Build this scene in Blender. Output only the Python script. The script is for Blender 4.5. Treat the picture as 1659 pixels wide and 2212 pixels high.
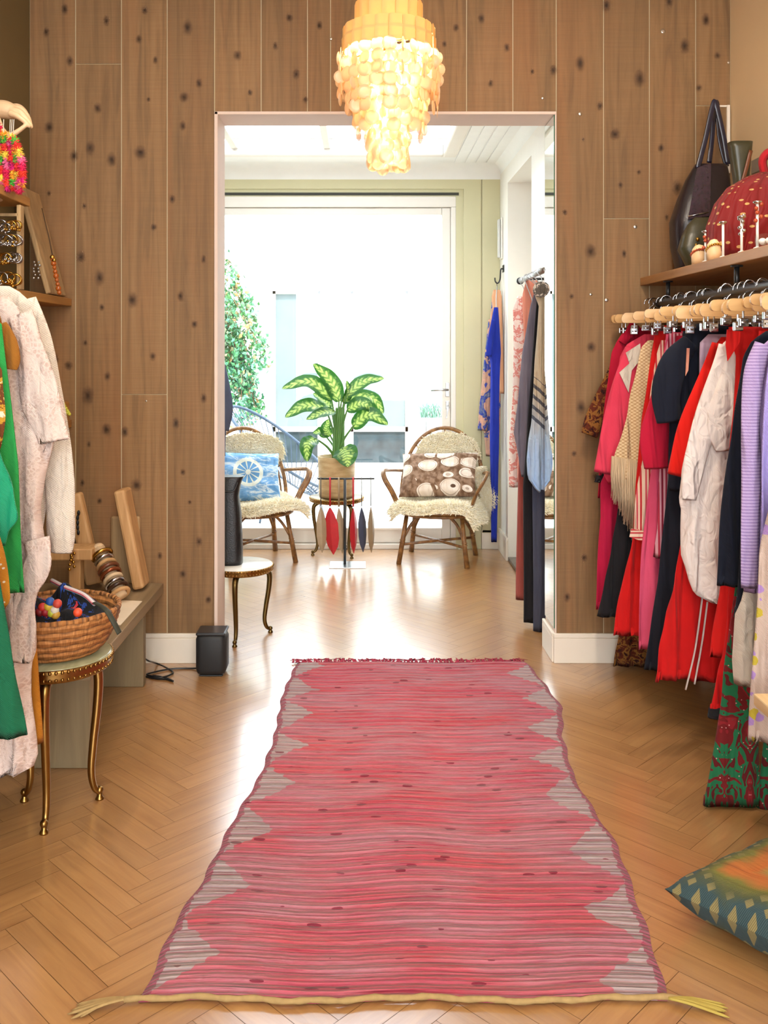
import bpy, bmesh, math, random
import numpy as np
from mathutils import Vector, Matrix

random.seed(7)
R = math.radians
scene = bpy.context.scene
COL = scene.collection
for _o in list(bpy.data.objects):
    bpy.data.objects.remove(_o)

# ------------------------------------------------------------------ camera, light, exposure
EYE = 1.40                      # eye height
FPX = 2000.0                    # focal length in pixels of the 1659x2212 frame
VX, VY = 785.0, 757.0           # vanishing point of the depth lines


def P(px, py, d):
    """point seen at pixel (px, py) standing d metres in front of the lens"""
    return Vector(((px - VX) * d / FPX, d, EYE + (VY - py) * d / FPX))


def G(px, py):
    """floor point under pixel (px, py)"""
    d = EYE * FPX / (py - VY)
    return Vector(((px - VX) * d / FPX, d, 0.0))


cam_d = bpy.data.cameras.new('camera')
cam = bpy.data.objects.new('camera', cam_d)
COL.objects.link(cam)
cam.location = (0, 0, EYE)
cam.rotation_euler = (R(90), 0, 0)
cam_d.sensor_fit = 'VERTICAL'
cam_d.sensor_height = 36.0
cam_d.lens = FPX / 2212 * 36.0
cam_d.shift_x = (829.5 - VX) / 2212
cam_d.shift_y = (VY - 1106.0) / 2212
cam_d.clip_start = 0.05
scene.camera = cam

scene.view_settings.view_transform = 'Standard'
scene.view_settings.look = 'None'
scene.view_settings.gamma = 1.0
scene.view_settings.use_curve_mapping = False
scene.view_settings.exposure = 0.0
scene.cycles.use_denoising = True
scene.cycles.max_bounces = 10
scene.cycles.diffuse_bounces = 5
scene.cycles.transparent_max_bounces = 24
scene.cycles.sample_clamp_indirect = 6.0

w = bpy.data.worlds.new('overcast_sky')
scene.world = w
w.use_nodes = True
bg = w.node_tree.nodes['Background']
bg.inputs['Color'].default_value = (0.86, 0.94, 1.0, 1)
bg.inputs['Strength'].default_value = 10.0


def lamp(name, kind, loc, energy, color, target=None, **kw):
    d = bpy.data.lights.new(name, kind)
    d.energy = energy
    d.color = color
    for k, v in kw.items():
        setattr(d, k, v)
    o = bpy.data.objects.new(name, d)
    COL.objects.link(o)
    o.location = loc
    if target is not None:
        o.rotation_euler = (Vector(target) - Vector(loc)).to_track_quat('-Z', 'Y').to_euler()
    return o


WARM = (1.0, 0.86, 0.70)
# daylight: sun over the courtyard, the glazed door, the roof light, an added fill lamp for an assumed window behind the camera
lamp('sun', 'SUN', (2, 5, 8), 10.0, (1, 0.97, 0.92), target=(0.9, 11.2, 0), angle=R(4))
lamp('rear_fill_light', 'AREA', (0.1, -1.35, 1.7), 48, (1.0, 0.97, 0.93), target=(0.1, 4.0, 1.3), shape='RECTANGLE', size=2.4, size_y=2.0)
# warm ceiling spots of the shop, two tracks along the side walls
for (x, y, tx, ty, tz, e) in ((-0.95, 2.9, -1.1, 3.3, 0.2, 58), (-0.75, 1.0, -0.9, 2.9, 0.7, 50),
                              (-0.35, 2.0, -0.95, 4.1, 1.4, 52), (0.55, 2.0, 0.9, 4.1, 1.7, 58),
                              (0.62, 2.3, 1.2, 3.2, 0.9, 74), (1.2, 3.3, 0.9, 2.3, 0.0, 52),
                              (0.25, 0.9, 0.15, 2.6, 0.0, 48)):
    lamp('ceiling_and_fill_spot', 'SPOT', (x, y, 3.0), e, WARM, target=(tx, ty, tz), spot_size=R(82), spot_blend=0.8, shadow_soft_size=0.035)
# added fill spots that brighten the chairs and fleeces of the back room
for (x, y, tx, ty, tz) in ((0.75, 4.7, 0.5, 6.3, 0.6), (-1.0, 4.7, -0.7, 6.3, 0.6)):
    lamp('ceiling_and_fill_spot', 'SPOT', (x, y, 2.66), 34, (1.0, 0.92, 0.82), target=(tx, ty, tz), spot_size=R(80), spot_blend=0.7, shadow_soft_size=0.035)


# ------------------------------------------------------------------ material helpers
def lin(c):
    if isinstance(c, str):
        c = tuple(int(c[i:i + 2], 16) for i in (0, 2, 4))
    c = [x / 255.0 if max(c) > 1.0 or isinstance(x, int) else x for x in c]
    return tuple(x / 12.92 if x <= 0.04045 else ((x + 0.055) / 1.055) ** 2.4 for x in c) + (1.0,)


class NT:
    """small wrapper that builds a node tree"""

    def __init__(self, name):
        self.m = bpy.data.materials.new(name)
        self.m.use_nodes = True
        self.t = self.m.node_tree
        self.b = self.t.nodes['Principled BSDF']
        self.out = self.t.nodes['Material Output']

    def n(self, typ, **kw):
        x = self.t.nodes.new(typ)
        for k, v in kw.items():
            setattr(x, k, v)
        return x

    def link(self, a, b):
        self.t.links.new(a, b)

    def put(self, sock, v):
        if isinstance(v, bpy.types.NodeSocket):
            self.link(v, sock)
        elif isinstance(v, str):
            sock.default_value = lin(v)
        else:
            sock.default_value = v

    def math(self, op, a, b=0.0, c=None, clamp=False):
        x = self.n('ShaderNodeMath', operation=op, use_clamp=clamp)
        self.put(x.inputs[0], a)
        self.put(x.inputs[1], b)
        if c is not None:
            self.put(x.inputs[2], c)
        return x.outputs[0]

    def mix(self, f, a, b, blend='MIX'):
        x = self.n('ShaderNodeMix', data_type='RGBA', blend_type=blend)
        self.put(x.inputs[0], f)
        self.put(x.inputs[6], a)
        self.put(x.inputs[7], b)
        return x.outputs[2]

    def coord(self, kind='Object'):
        return self.n('ShaderNodeTexCoord').outputs[kind]

    def mapping(self, v, scale=(1, 1, 1), loc=(0, 0, 0), rot=(0, 0, 0)):
        x = self.n('ShaderNodeMapping')
        self.link(v, x.inputs[0])
        x.inputs['Scale'].default_value = scale
        x.inputs['Location'].default_value = loc
        x.inputs['Rotation'].default_value = rot
        return x.outputs[0]

    def noise(self, v, scale=5.0, detail=3.0, rough=0.5, dist=0.0):
        x = self.n('ShaderNodeTexNoise')
        if v is not None:
            self.link(v, x.inputs['Vector'])
        x.inputs['Scale'].default_value = scale
        x.inputs['Detail'].default_value = detail
        x.inputs['Roughness'].default_value = rough
        x.inputs['Distortion'].default_value = dist
        return x.outputs['Fac']

    def voro(self, v, scale, feature='F1', rnd=1.0, out='Distance'):
        x = self.n('ShaderNodeTexVoronoi', feature=feature)
        self.link(v, x.inputs['Vector'])
        x.inputs['Scale'].default_value = scale
        x.inputs['Randomness'].default_value = rnd
        return x.outputs[out]

    def ramp(self, f, stops, interp='LINEAR'):
        x = self.n('ShaderNodeValToRGB')
        x.color_ramp.interpolation = interp
        e = x.color_ramp.elements
        while len(e) < len(stops):
            e.new(0.5)
        for i, (p, c) in enumerate(stops):
            e[i].position = p
            e[i].color = lin(c) if isinstance(c, str) else (c, c, c, 1)
        self.put(x.inputs[0], f)
        return x.outputs[0]

    def sep(self, v):
        x = self.n('ShaderNodeSeparateXYZ')
        self.link(v, x.inputs[0])
        return x.outputs

    def rand(self):
        return self.n('ShaderNodeNewGeometry').outputs['Random Per Island']

    def bump(self, h, strength=0.3, dist=0.01):
        x = self.n('ShaderNodeBump')
        x.inputs['Strength'].default_value = strength
        x.inputs['Distance'].default_value = dist
        self.link(h, x.inputs['Height'])
        self.link(x.outputs[0], self.b.inputs['Normal'])

    def fin(self, color=None, rough=0.5, metal=0.0, spec=None, sheen=0.0):
        if color is not None:
            self.put(self.b.inputs['Base Color'], color)
        self.put(self.b.inputs['Roughness'], rough)
        self.put(self.b.inputs['Metallic'], metal)
        if spec is not None:
            self.put(self.b.inputs['Specular IOR Level'], spec)
        if sheen:
            self.b.inputs['Sheen Weight'].default_value = sheen
        return self.m


def plain(name, c, rough=0.5, metal=0.0, var=0.08, scale=12.0, spec=None, bump=0.0):
    t = NT(name)
    nz = t.noise(t.coord(), scale, 4)
    k = t.ramp(nz, [(0.25, 1 - var), (0.75, 1.0)])
    col = t.mix(1.0, c, k, 'MULTIPLY')
    if bump:
        t.bump(t.noise(t.coord(), scale * 8, 3), bump, 0.004)
    return t.fin(col, rough, metal, spec)


def metal(name, c, rough=0.25):
    return plain(name, c, rough, 1.0, 0.12, 30)


def wood(name, c1, c2, axis=2, rough=0.55, scale=1.0):
    t = NT(name)
    s = [14 * scale] * 3
    s[axis] = 0.9 * scale
    v = t.mapping(t.coord(), tuple(s))
    g = t.noise(v, 2.0, 6, 0.6, 0.8)
    col = t.ramp(g, [(0.3, c2), (0.7, c1)])
    t.bump(g, 0.15, 0.002)
    return t.fin(col, rough)


def cloth(name, c, c2=None, rough=0.85, weave=900, sheen=0.03, pattern=None, crumple=0.0):
    """fabric; pattern(t, uv) may return a colour socket"""
    t = NT(name)
    uv = t.coord('UV')
    if pattern:
        col = pattern(t, uv)
    else:
        f = t.noise(t.mapping(uv, (1, 1, 1)), 9, 4)
        col = t.mix(f, c, c2 or c)
    wv = t.n('ShaderNodeTexWave', wave_type='BANDS', bands_direction='DIAGONAL')
    t.link(uv, wv.inputs['Vector'])
    wv.inputs['Scale'].default_value = weave / 6.0
    fold = t.noise(t.mapping(uv, (22, 2.6, 1)), 1.0, 2, 0.45, 0.6)
    hgt = t.math('ADD', t.math('MULTIPLY', wv.outputs['Fac'], 0.02), fold)
    if crumple:
        cr = t.noise(t.mapping(uv, (26, 16, 1)), 1.0, 4, 0.55, 1.2)
        hgt = t.math('ADD', hgt, t.math('MULTIPLY', cr, crumple))
    t.bump(hgt, 0.9, 0.04)
    return t.fin(col, rough, 0.0, 0.25, sheen)


# ------------------------------------------------------------------ mesh helpers
class MB:
    def __init__(self):
        self.v, self.f, self.mi, self.sm, self.uv = [], [], [], [], []

    def add(self, verts, faces, mat=0, smooth=True, uvs=None):
        o = len(self.v)
        self.v.extend([tuple(x) for x in verts])
        self.uv.extend(uvs if uvs is not None else [(x[0], x[2]) for x in verts])
        for f in faces:
            self.f.append(tuple(i + o for i in f))
            self.mi.append(mat)
            self.sm.append(smooth)
        return self

    def box(self, lo, hi, bev=0.0, mat=0, M=None, smooth=False):
        lo, hi = Vector(lo), Vector(hi)
        bm = bmesh.new()
        bmesh.ops.create_cube(bm, size=1.0)
        c, s = (lo + hi) / 2, hi - lo
        for v in bm.verts:
            v.co = Vector((v.co.x * s.x, v.co.y * s.y, v.co.z * s.z)) + c
        if bev:
            bmesh.ops.bevel(bm, geom=bm.edges[:] , offset=bev, segments=2, affect='EDGES', profile=0.5)
        if M is not None:
            bmesh.ops.transform(bm, matrix=M, verts=bm.verts)
        bm.verts.index_update()
        self.add([v.co[:] for v in bm.verts], [[v.index for v in f.verts] for f in bm.faces], mat, smooth)
        bm.free()
        return self

    def tube(self, pts, rad, n=8, mat=0, closed=False, flat=1.0):
        pts = [Vector(p) for p in pts]
        k = len(pts)
        rr = rad if isinstance(rad, (list, tuple)) else [rad] * k
        vs, fs, uvs = [], [], []
        up = None
        run = 0.0
        for i, p in enumerate(pts):
            a = pts[(i - 1) % k] if (closed or i > 0) else pts[i]
            b = pts[(i + 1) % k] if (closed or i < k - 1) else pts[i]
            d = (b - a)
            d = d.normalized() if d.length > 1e-9 else Vector((0, 0, 1))
            if up is None:
                up = Vector((0, 0, 1)) if abs(d.z) < 0.9 else Vector((0, 1, 0))
            x = up.cross(d)
            if x.length < 1e-6:
                x = Vector((1, 0, 0)).cross(d)
            x.normalize()
            y = d.cross(x)
            up = y
            if i:
                run += (p - pts[i - 1]).length
            for j in range(n):
                t = 2 * math.pi * j / n
                vs.append(p + x * math.cos(t) * rr[i] + y * math.sin(t) * rr[i] * flat)
                uvs.append((j / n * 6.28 * rr[i], run))
        rng = k if closed else k - 1
        for i in range(rng):
            for j in range(n):
                i2 = (i + 1) % k
                fs.append((i * n + j, i * n + (j + 1) % n, i2 * n + (j + 1) % n, i2 * n + j))
        if not closed:
            fs.append(tuple(reversed(range(n))))
            fs.append(tuple((k - 1) * n + j for j in range(n)))
        return self.add(vs, fs, mat, True, uvs)

    def lathe(self, prof, c=(0, 0, 0), n=32, mat=0, M=None, cap=True, sx=1.0, sy=1.0):
        vs, fs = [], []
        for (r, z) in prof:
            for j in range(n):
                t = 2 * math.pi * j / n
                vs.append(Vector((r * math.cos(t) * sx, r * math.sin(t) * sy, z)))
        for i in range(len(prof) - 1):
            for j in range(n):
                fs.append((i * n + j, i * n + (j + 1) % n, (i + 1) * n + (j + 1) % n, (i + 1) * n + j))
        if cap:
            fs.append(tuple(reversed(range(n))))
            fs.append(tuple((len(prof) - 1) * n + j for j in range(n)))
        if M is not None:
            vs = [M @ v for v in vs]
        c = Vector(c)
        vs = [v + c for v in vs]
        uvs = [((j / n) * 6.28, prof[i][1]) for i in range(len(prof)) for j in range(n)]
        return self.add(vs, fs, mat, True, uvs)

    def ball(self, c, r, n=10, mat=0, M=None):
        r = r if isinstance(r, (tuple, list)) else (r, r, r)
        m = max(4, n // 2 + 1)
        prof = [(max(1e-4, math.sin(math.pi * i / m)), -math.cos(math.pi * i / m)) for i in range(m + 1)]
        S = Matrix.Diagonal((r[0], r[1], r[2], 1))
        return self.lathe(prof, c, n, mat, (M @ S) if M is not None else S)

    def grid(self, fn, nu, nv, mat=0, closed_u=False, uvfn=None, flip=False):
        vs, fs, uvs = [], [], []
        for j in range(nv + 1):
            for i in range(nu + (0 if closed_u else 1)):
                u, v = i / nu, j / nv
                p = fn(u, v)
                vs.append(p)
                uvs.append(uvfn(u, v, p) if uvfn else (u, v))
        k = nu if closed_u else nu + 1
        for j in range(nv):
            for i in range(nu):
                q = (j * k + i, j * k + (i + 1) % k, (j + 1) * k + (i + 1) % k, (j + 1) * k + i)
                fs.append(tuple(reversed(q)) if flip else q)
        return self.add(vs, fs, mat, True, uvs)

    def build(self, name, mats, parent=None, origin=None, M=None):
        """link as one mesh object; vertices are world coordinates, made local to the parent thing"""
        vs = [Vector(x) for x in self.v]
        if M is not None:
            vs = [M @ x for x in vs]
        if parent is not None:
            root = parent
            off = Vector((0, 0, 0))
            while root is not None:
                off += root.location
                root = root.parent
            loc = Vector((0, 0, 0))
        else:
            if origin is None:
                xs = [x.x for x in vs]
                ys = [x.y for x in vs]
                origin = ((min(xs) + max(xs)) / 2, (min(ys) + max(ys)) / 2, min(x.z for x in vs))
            off = loc = Vector(origin)
        me = bpy.data.meshes.new(name)
        me.from_pydata([(x - off)[:] for x in vs], [], self.f)
        mats = mats if isinstance(mats, (list, tuple)) else [mats]
        for m in mats:
            me.materials.append(m)
        me.polygons.foreach_set('material_index', self.mi)
        me.polygons.foreach_set('use_smooth', self.sm)
        ul = me.uv_layers.new(name='UVMap')
        li = np.zeros(len(me.loops), dtype=np.int32)
        me.loops.foreach_get('vertex_index', li)
        ul.data.foreach_set('uv', np.array(self.uv, dtype=np.float32)[li].ravel())
        me.update()
        o = bpy.data.objects.new(name, me)
        COL.objects.link(o)
        o.location = loc
        if parent is not None:
            o.parent = parent
        return o


def tag(o, label, cat, group=None, kind=None):
    o['label'] = label
    o['category'] = cat
    if group:
        o['group'] = group
    if kind:
        o['kind'] = kind
    return o


def thing(name, label, cat, loc=(0, 0, 0), group=None):
    o = bpy.data.objects.new(name, None)
    COL.objects.link(o)
    o.location = loc
    o.empty_display_size = 0.1
    return tag(o, label, cat, group)


def struct(o):
    o['kind'] = 'structure'
    return o


def dup(root):
    """a copy of a thing, its parts and their sub-parts"""
    r = root.copy()
    COL.objects.link(r)
    for ch in root.children:
        c = ch.copy()
        COL.objects.link(c)
        c.parent = r
        for g in ch.children:
            d = g.copy()
            COL.objects.link(d)
            d.parent = c
    return r


def spline(pts, n=8):
    """Catmull-Rom through points"""
    pts = [Vector(p) for p in pts]
    out = []
    for i in range(len(pts) - 1):
        p0 = pts[max(i - 1, 0)]
        p1, p2 = pts[i], pts[i + 1]
        p3 = pts[min(i + 2, len(pts) - 1)]
        for k in range(n):
            t = k / n
            out.append(0.5 * ((2 * p1) + (p2 - p0) * t + (2 * p0 - 5 * p1 + 4 * p2 - p3) * t * t + (3 * p1 - p0 - 3 * p2 + p3) * t ** 3))
    out.append(pts[-1])
    return out


def lerp_rows(rows, y):
    """smooth interpolation of rows [(y, a, b, ...)] sorted by y"""
    if y <= rows[0][0]:
        return rows[0][1:]
    for a, b in zip(rows, rows[1:]):
        if y <= b[0]:
            t = (y - a[0]) / max(1e-6, b[0] - a[0])
            return tuple(p + (q - p) * t for p, q in zip(a[1:], b[1:]))
    return rows[-1][1:]


def tufts(mb, base, nrm, n_seg, length, rad, mat=0, grav=0.4, rnd=0.5, seed=1):
    """shaggy fleece: tapered curved locks standing on the given points"""
    rg = random.Random(seed)
    for p, nn in zip(base, nrm):
        p = Vector(p)
        d = Vector(nn).normalized() + Vector((rg.uniform(-1, 1), rg.uniform(-1, 1), rg.uniform(-1, 1))) * rnd
        d.normalize()
        L = length * rg.uniform(0.6, 1.15)
        side = d.cross(Vector((rg.uniform(-1, 1), rg.uniform(-1, 1), rg.uniform(-1, 1)))).normalized()
        oth = d.cross(side).normalized()
        vs, fs = [], []
        q = p.copy()
        for s in range(n_seg):
            r = rad * (1 - s / n_seg) ** 0.7
            for k in range(3):
                t = 2.094 * k
                vs.append(q + side * math.cos(t) * r + oth * math.sin(t) * r)
            d = (d + Vector((0, 0, -grav)) * (1.0 / n_seg) + side * rg.uniform(-0.3, 0.3)).normalized()
            q = q + d * (L / n_seg)
        vs.append(q)
        for s in range(n_seg - 1):
            for k in range(3):
                fs.append((s * 3 + k, s * 3 + (k + 1) % 3, s * 3 + 3 + (k + 1) % 3, s * 3 + 3 + k))
        e = (n_seg - 1) * 3
        for k in range(3):
            fs.append((e + k, e + (k + 1) % 3, n_seg * 3))
        mb.add(vs, fs, mat, True)

# ------------------------------------------------------------------ dimensions of the place
BW = 4.16            # front face of the plank wall
TH = 0.21            # its thickness
FW = 6.54            # far wall with the glazed door
XL, XR = -1.50, 1.65  # side walls of the shop
OL, OR = -0.669, 0.867  # doorway
OT = 2.473
SX = 0.964           # right wall of the back room
BL = -1.45           # left wall of the back room
CH = 3.06            # shop ceiling
BC = 2.71            # back room ceiling

# ------------------------------------------------------------------ structural materials
def plank_mat():
    t = NT('rough sawn plank')
    ob = t.coord()
    rn = t.rand()
    off = t.n('ShaderNodeCombineXYZ')
    t.put(off.inputs[0], t.math('MULTIPLY', rn, 37.0))
    t.put(off.inputs[2], t.math('MULTIPLY', rn, 91.0))
    va = t.n('ShaderNodeVectorMath', operation='ADD')
    t.link(ob, va.inputs[0]); t.link(off.outputs[0], va.inputs[1])
    p = va.outputs[0]
    grain = t.noise(t.mapping(p, (26, 26, 1.3)), 1.0, 6, 0.62, 1.2)
    broad = t.noise(t.mapping(p, (5.0, 5, 0.5)), 1.0, 3, 0.5, 0.5)
    saw = t.noise(t.mapping(p, (3, 3, 260)), 1.0, 2, 0.5)
    c = t.ramp(grain, [(0.28, '6f5234'), (0.5, '8e6a43'), (0.75, '9e7850')])
    c = t.mix(t.math('MULTIPLY', broad, 0.55), c, '7c674b')
    c = t.mix(t.math('MULTIPLY', t.ramp(broad, [(0.5, 0.0), (0.72, 1.0)]), 0.5), c, 'a06a3e')
    tone = t.ramp(rn, [(0.0, 0.84), (1.0, 1.06)])
    c = t.mix(1.0, c, tone, 'MULTIPLY')
    c = t.mix(t.math('MULTIPLY', t.ramp(saw, [(0.35, 1.0), (0.6, 0.0)]), 0.13), c, '5e4430')
    t.bump(t.math('ADD', saw, t.math('MULTIPLY', grain, 0.6)), 0.25, 0.003)
    return t.fin(c, 0.62, 0, 0.3)


def knot_mat():
    """dark knot that fades out from its centre"""
    t = NT('plank knot')
    uv = t.coord('UV')
    x = t.n('ShaderNodeVectorMath', operation='LENGTH')
    t.link(uv, x.inputs[0])
    d = x.outputs['Value']
    nz = t.noise(t.coord(), 60, 3)
    dd = t.math('ADD', d, t.math('MULTIPLY', t.math('SUBTRACT', nz, 0.5), 0.5))
    col = t.ramp(dd, [(0.0, '2c1d14'), (0.35, '49301f'), (0.8, '74543a')])
    al = t.ramp(dd, [(0.1, 0.72), (0.95, 0.0)])
    t.put(t.b.inputs['Alpha'], al)
    return t.fin(col, 0.7)


M_PLANK = plank_mat()
M_KNOT = knot_mat()
M_TONGUE = plain('pale tongue of the planks', 'c3b08c', 0.7)
M_SCREW = metal('screw head', 'd8d2c6', 0.3)
M_WHITE = plain('white painted wood', 'e6e0d6', 0.45, 0, 0.03)
M_LINING = plain('doorway plaster', 'd9c3b4', 0.7, 0, 0.04)
M_BASE = plain('cream baseboard paint', 'e2d8c8', 0.4, 0, 0.03)
M_OLIVE = plain('olive plaster', '6d5a33', 0.85, 0, 0.12, 3)
M_BEIGE = plain('beige plaster', 'd9bd93', 0.85, 0, 0.06, 3)
M_CEIL = plain('white ceiling paint', 'eeeeea', 0.7, 0, 0.03)
M_SAGE = plain('sage green paint', 'c9c39c', 0.5, 0, 0.05, 4)
M_SAGE_D = plain('panel groove', '7d7a55', 0.7)
M_PALE = plain('pale wall paint', 'e9e4da', 0.75, 0, 0.03)
M_GREY = plain('shaded niche paint', 'c9c4ba', 0.8, 0, 0.04)
M_STEEL = metal('brushed steel', 'b8b8b8', 0.3)
M_BLACK = plain('black painted metal', '17181a', 0.35, 0, 0.1)
M_CHROME = metal('chrome', 'bcbcc0', 0.18)
M_GOLD = metal('gold metal', 'c79a4a', 0.25)
M_BRASS = metal('aged brass', '9a7642', 0.28)


def floor_mat():
    t = NT('oak herringbone')
    ob = t.coord()
    rn = t.rand()
    off = t.n('ShaderNodeCombineXYZ')
    t.put(off.inputs[0], t.math('MULTIPLY', rn, 53.0))
    t.put(off.inputs[1], t.math('MULTIPLY', rn, 17.0))
    va = t.n('ShaderNodeVectorMath', operation='ADD')
    t.link(t.coord('UV'), va.inputs[0]); t.link(off.outputs[0], va.inputs[1])
    g = t.noise(t.mapping(va.outputs[0], (3.0, 38, 1)), 1.0, 5, 0.6, 0.8)
    c = t.ramp(g, [(0.3, '9a6c40'), (0.7, 'b0824f')])
    tone = t.ramp(rn, [(0.0, 0.92), (1.0, 1.04)])
    c = t.mix(1.0, c, tone, 'MULTIPLY')
    smear = t.noise(ob, 2.2, 4)
    rough = t.ramp(t.math('ADD', t.math('MULTIPLY', smear, 0.7), t.math('MULTIPLY', g, 0.3)), [(0.3, 0.26), (0.7, 0.46)])
    t.bump(g, 0.05, 0.001)
    t.b.inputs['Coat Weight'].default_value = 1.0
    t.b.inputs['Coat Roughness'].default_value = 0.20
    t.b.inputs['Coat IOR'].default_value = 1.8
    return t.fin(c, rough, 0, 0.5)


M_FLOOR = floor_mat()
M_GAP = plain('floor joint', '6b4a2a', 0.8)

# ------------------------------------------------------------------ floor: oak herringbone, both rooms
bm = bmesh.new()
uvl = bm.loops.layers.uv.new('UVMap')
L_, W_ = 0.36, 0.072
c45 = math.sqrt(0.5)
g_ = 0.0006
x0, x1, y0, y1 = XL - 0.02, XR + 0.02, -1.6, FW


def plank(ax, ay, bx, by, along):
    cs = [(ax + g_, ay + g_), (bx - g_, ay + g_), (bx - g_, by - g_), (ax + g_, by - g_)]
    pts = [((x - y) * c45 - 0.052, (x + y) * c45, 0.0) for x, y in cs]
    if all(p[0] < x0 or p[0] > x1 for p in pts) or all(p[1] < y0 or p[1] > y1 for p in pts):
        return
    f = bm.faces.new([bm.verts.new(p) for p in pts])
    for l, (u, v) in zip(f.loops, cs):
        l[uvl].uv = (u, v) if along == 0 else (v, u)


for m in range(-12, 13):
    for k in range(-60, 140):
        bx_ = k * W_ + m * 2 * L_
        by_ = k * W_
        # the lattice runs along the diagonal; shift so that the strip covers the rooms
        plank(bx_, by_, bx_ + L_, by_ + W_, 0)
        plank(bx_ + L_, by_ + W_ - L_, bx_ + L_ + W_, by_ + W_, 1)
for co, no in (((x0, 0, 0), (-1, 0, 0)), ((x1, 0, 0), (1, 0, 0)), ((0, y0, 0), (0, -1, 0)), ((0, y1, 0), (0, 1, 0))):
    bmesh.ops.bisect_plane(bm, geom=bm.verts[:] + bm.edges[:] + bm.faces[:], plane_co=co, plane_no=no, clear_outer=True)
bmesh.ops.recalc_face_normals(bm, faces=bm.faces[:])
for f in bm.faces:
    if f.normal.z < 0:
        f.normal_flip()
vs = [bm.verts.new(p) for p in ((x0, y0, -0.003), (x1, y0, -0.003), (x1, y1, -0.003), (x0, y1, -0.003))]
f = bm.faces.new(vs)
f.material_index = 1
me = bpy.data.meshes.new('floor')
bm.to_mesh(me)
bm.free()
me.materials.append(M_FLOOR)
me.materials.append(M_GAP)
floor = bpy.data.objects.new('floor', me)
COL.objects.link(floor)
struct(floor)

# ------------------------------------------------------------------ plank wall with the doorway
mb = MB()
SEAM = [64, 163, 262, 361, 463, 564, 664, 714, 802, 908, 1008, 1108, 1205, 1304, 1403, 1503, 1578]
sx = [(p - VX) / FPX * BW for p in SEAM]
sx[0], sx[-1] = XL, XR
sx[4], sx[12] = OL, OR


def zpx(y):
    return EYE + (VY - y) / FPX * BW


SPLIT = {1: [138], 2: [852], 13: [472], 12: [], 15: [228]}
for i in range(len(sx) - 1):
    a, b = sx[i] + 0.0022, sx[i + 1] - 0.0022
    zb = OT if 4 <= i <= 11 else 0.0
    cuts = [zb] + [zpx(y) for y in sorted(SPLIT.get(i, []), reverse=True)] + [CH]
    for z0, z1 in zip(cuts, cuts[1:]):
        mb.box((a, BW, z0 + 0.0015), (b, BW + 0.022, z1 - 0.0015), 0.001, 0)
# backing (the pale tongue shows in the joints) and the body of the wall
for lo, hi in (((XL, BW + 0.004, 0), (OL - 0.002, BW + TH, CH)), ((OR + 0.002, BW + 0.004, 0), (XR, BW + TH, CH)), ((OL - 0.002, BW + 0.004, OT + 0.002), (OR + 0.002, BW + TH, CH))):
    mb.box(lo, hi, 0, 1)
KN = [(106, 275, 9), (160, 337, 8), (211, 234, 8), (195, 320, 9), (241, 345, 9), (321, 215, 4), (303, 330, 12), (395, 272, 6), (332, 491, 6), (175, 555, 9), (215, 600, 9), (106, 418, 4), (182, 445, 4),
      (220, 664, 5), (286, 648, 10), (184, 741, 5), (232, 813, 6), (190, 855, 11), (230, 928, 9), (270, 933, 7), (192, 960, 4), (295, 1048, 10), (380, 914, 7), (178, 1043, 5), (215, 1082, 5), (148, 790, 8), (120, 775, 6), (372, 430, 6),
      (151, 132, 7), (100, 70, 6), (140, 20, 7), (230, 45, 6), (313, 22, 6), (336, 130, 5), (300, 85, 6), (405, 60, 9), (430, 180, 6), (398, 210, 9), (513, 120, 8), (625, 38, 7), (595, 100, 5), (640, 160, 7), (690, 55, 6), (540, 200, 5), (660, 215, 5),
      (985, 60, 6), (960, 95, 5), (1040, 40, 7), (1095, 103, 6), (1195, 152, 7), (1150, 155, 4), (1060, 180, 5), (1253, 137, 9), (1310, 12, 8), (1382, 170, 11), (1328, 290, 10), (1446, 3, 8), (1479, 100, 9), (1525, 43, 8), (1296, 229, 6), (1260, 301, 3), (1380, 372, 4), (1463, 406, 9), (1428, 320, 6), (1276, 543, 11), (1220, 459, 5), (1348, 548, 5), (1440, 470, 4),
      (1277, 750, 9), (1255, 880, 9), (1287, 1030, 9), (1240, 980, 5), (1262, 1205, 6), (1225, 1290, 6), (430, 1170, 6), (395, 1240, 7), (450, 1295, 6), (410, 1085, 4), (345, 1200, 5), (420, 700, 6), (440, 560, 5), (390, 640, 6), (330, 770, 6), (440, 860, 6), (395, 1020, 5), (1235, 640, 5), (1340, 400, 5), (1510, 190, 6), (1550, 120, 6)]
rk = random.Random(3)
for (px, py, r) in KN:
    c = P(px, py, BW)
    rw = r * 1.4 * BW / FPX
    rh = rw * rk.uniform(1.1, 1.7)
    n = 14
    vs = [(c.x, BW - 0.0004, c.z)] + [(c.x + rw * math.cos(2 * math.pi * k / n), BW - 0.0004, c.z + rh * math.sin(2 * math.pi * k / n)) for k in range(n)]
    uvs = [(0, 0)] + [(math.cos(2 * math.pi * k / n), math.sin(2 * math.pi * k / n)) for k in range(n)]
    mb.add(vs, [(0, 1 + k, 1 + (k + 1) % n) for k in range(n)], 2, False, uvs)
for (px, py, r) in ((1432, 68, 5), (1276, 636, 3), (1310, 648, 4), (1372, 490, 4), (1253, 246, 4), (1172, 212, 3), (1574, 135, 3), (715, 84, 3), (316, 866, 2)):
    c = P(px, py, BW)
    q = r * BW / FPX
    mb.lathe([(q, 0.0), (q, 0.002), (q * 0.6, 0.003)], (c.x, BW, c.z), 12, 3, Matrix.Rotation(R(90), 4, 'X'))
wall = mb.build('wall_back', [M_PLANK, M_TONGUE, M_KNOT, M_SCREW], origin=(0, BW, 0))
struct(wall)

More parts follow.
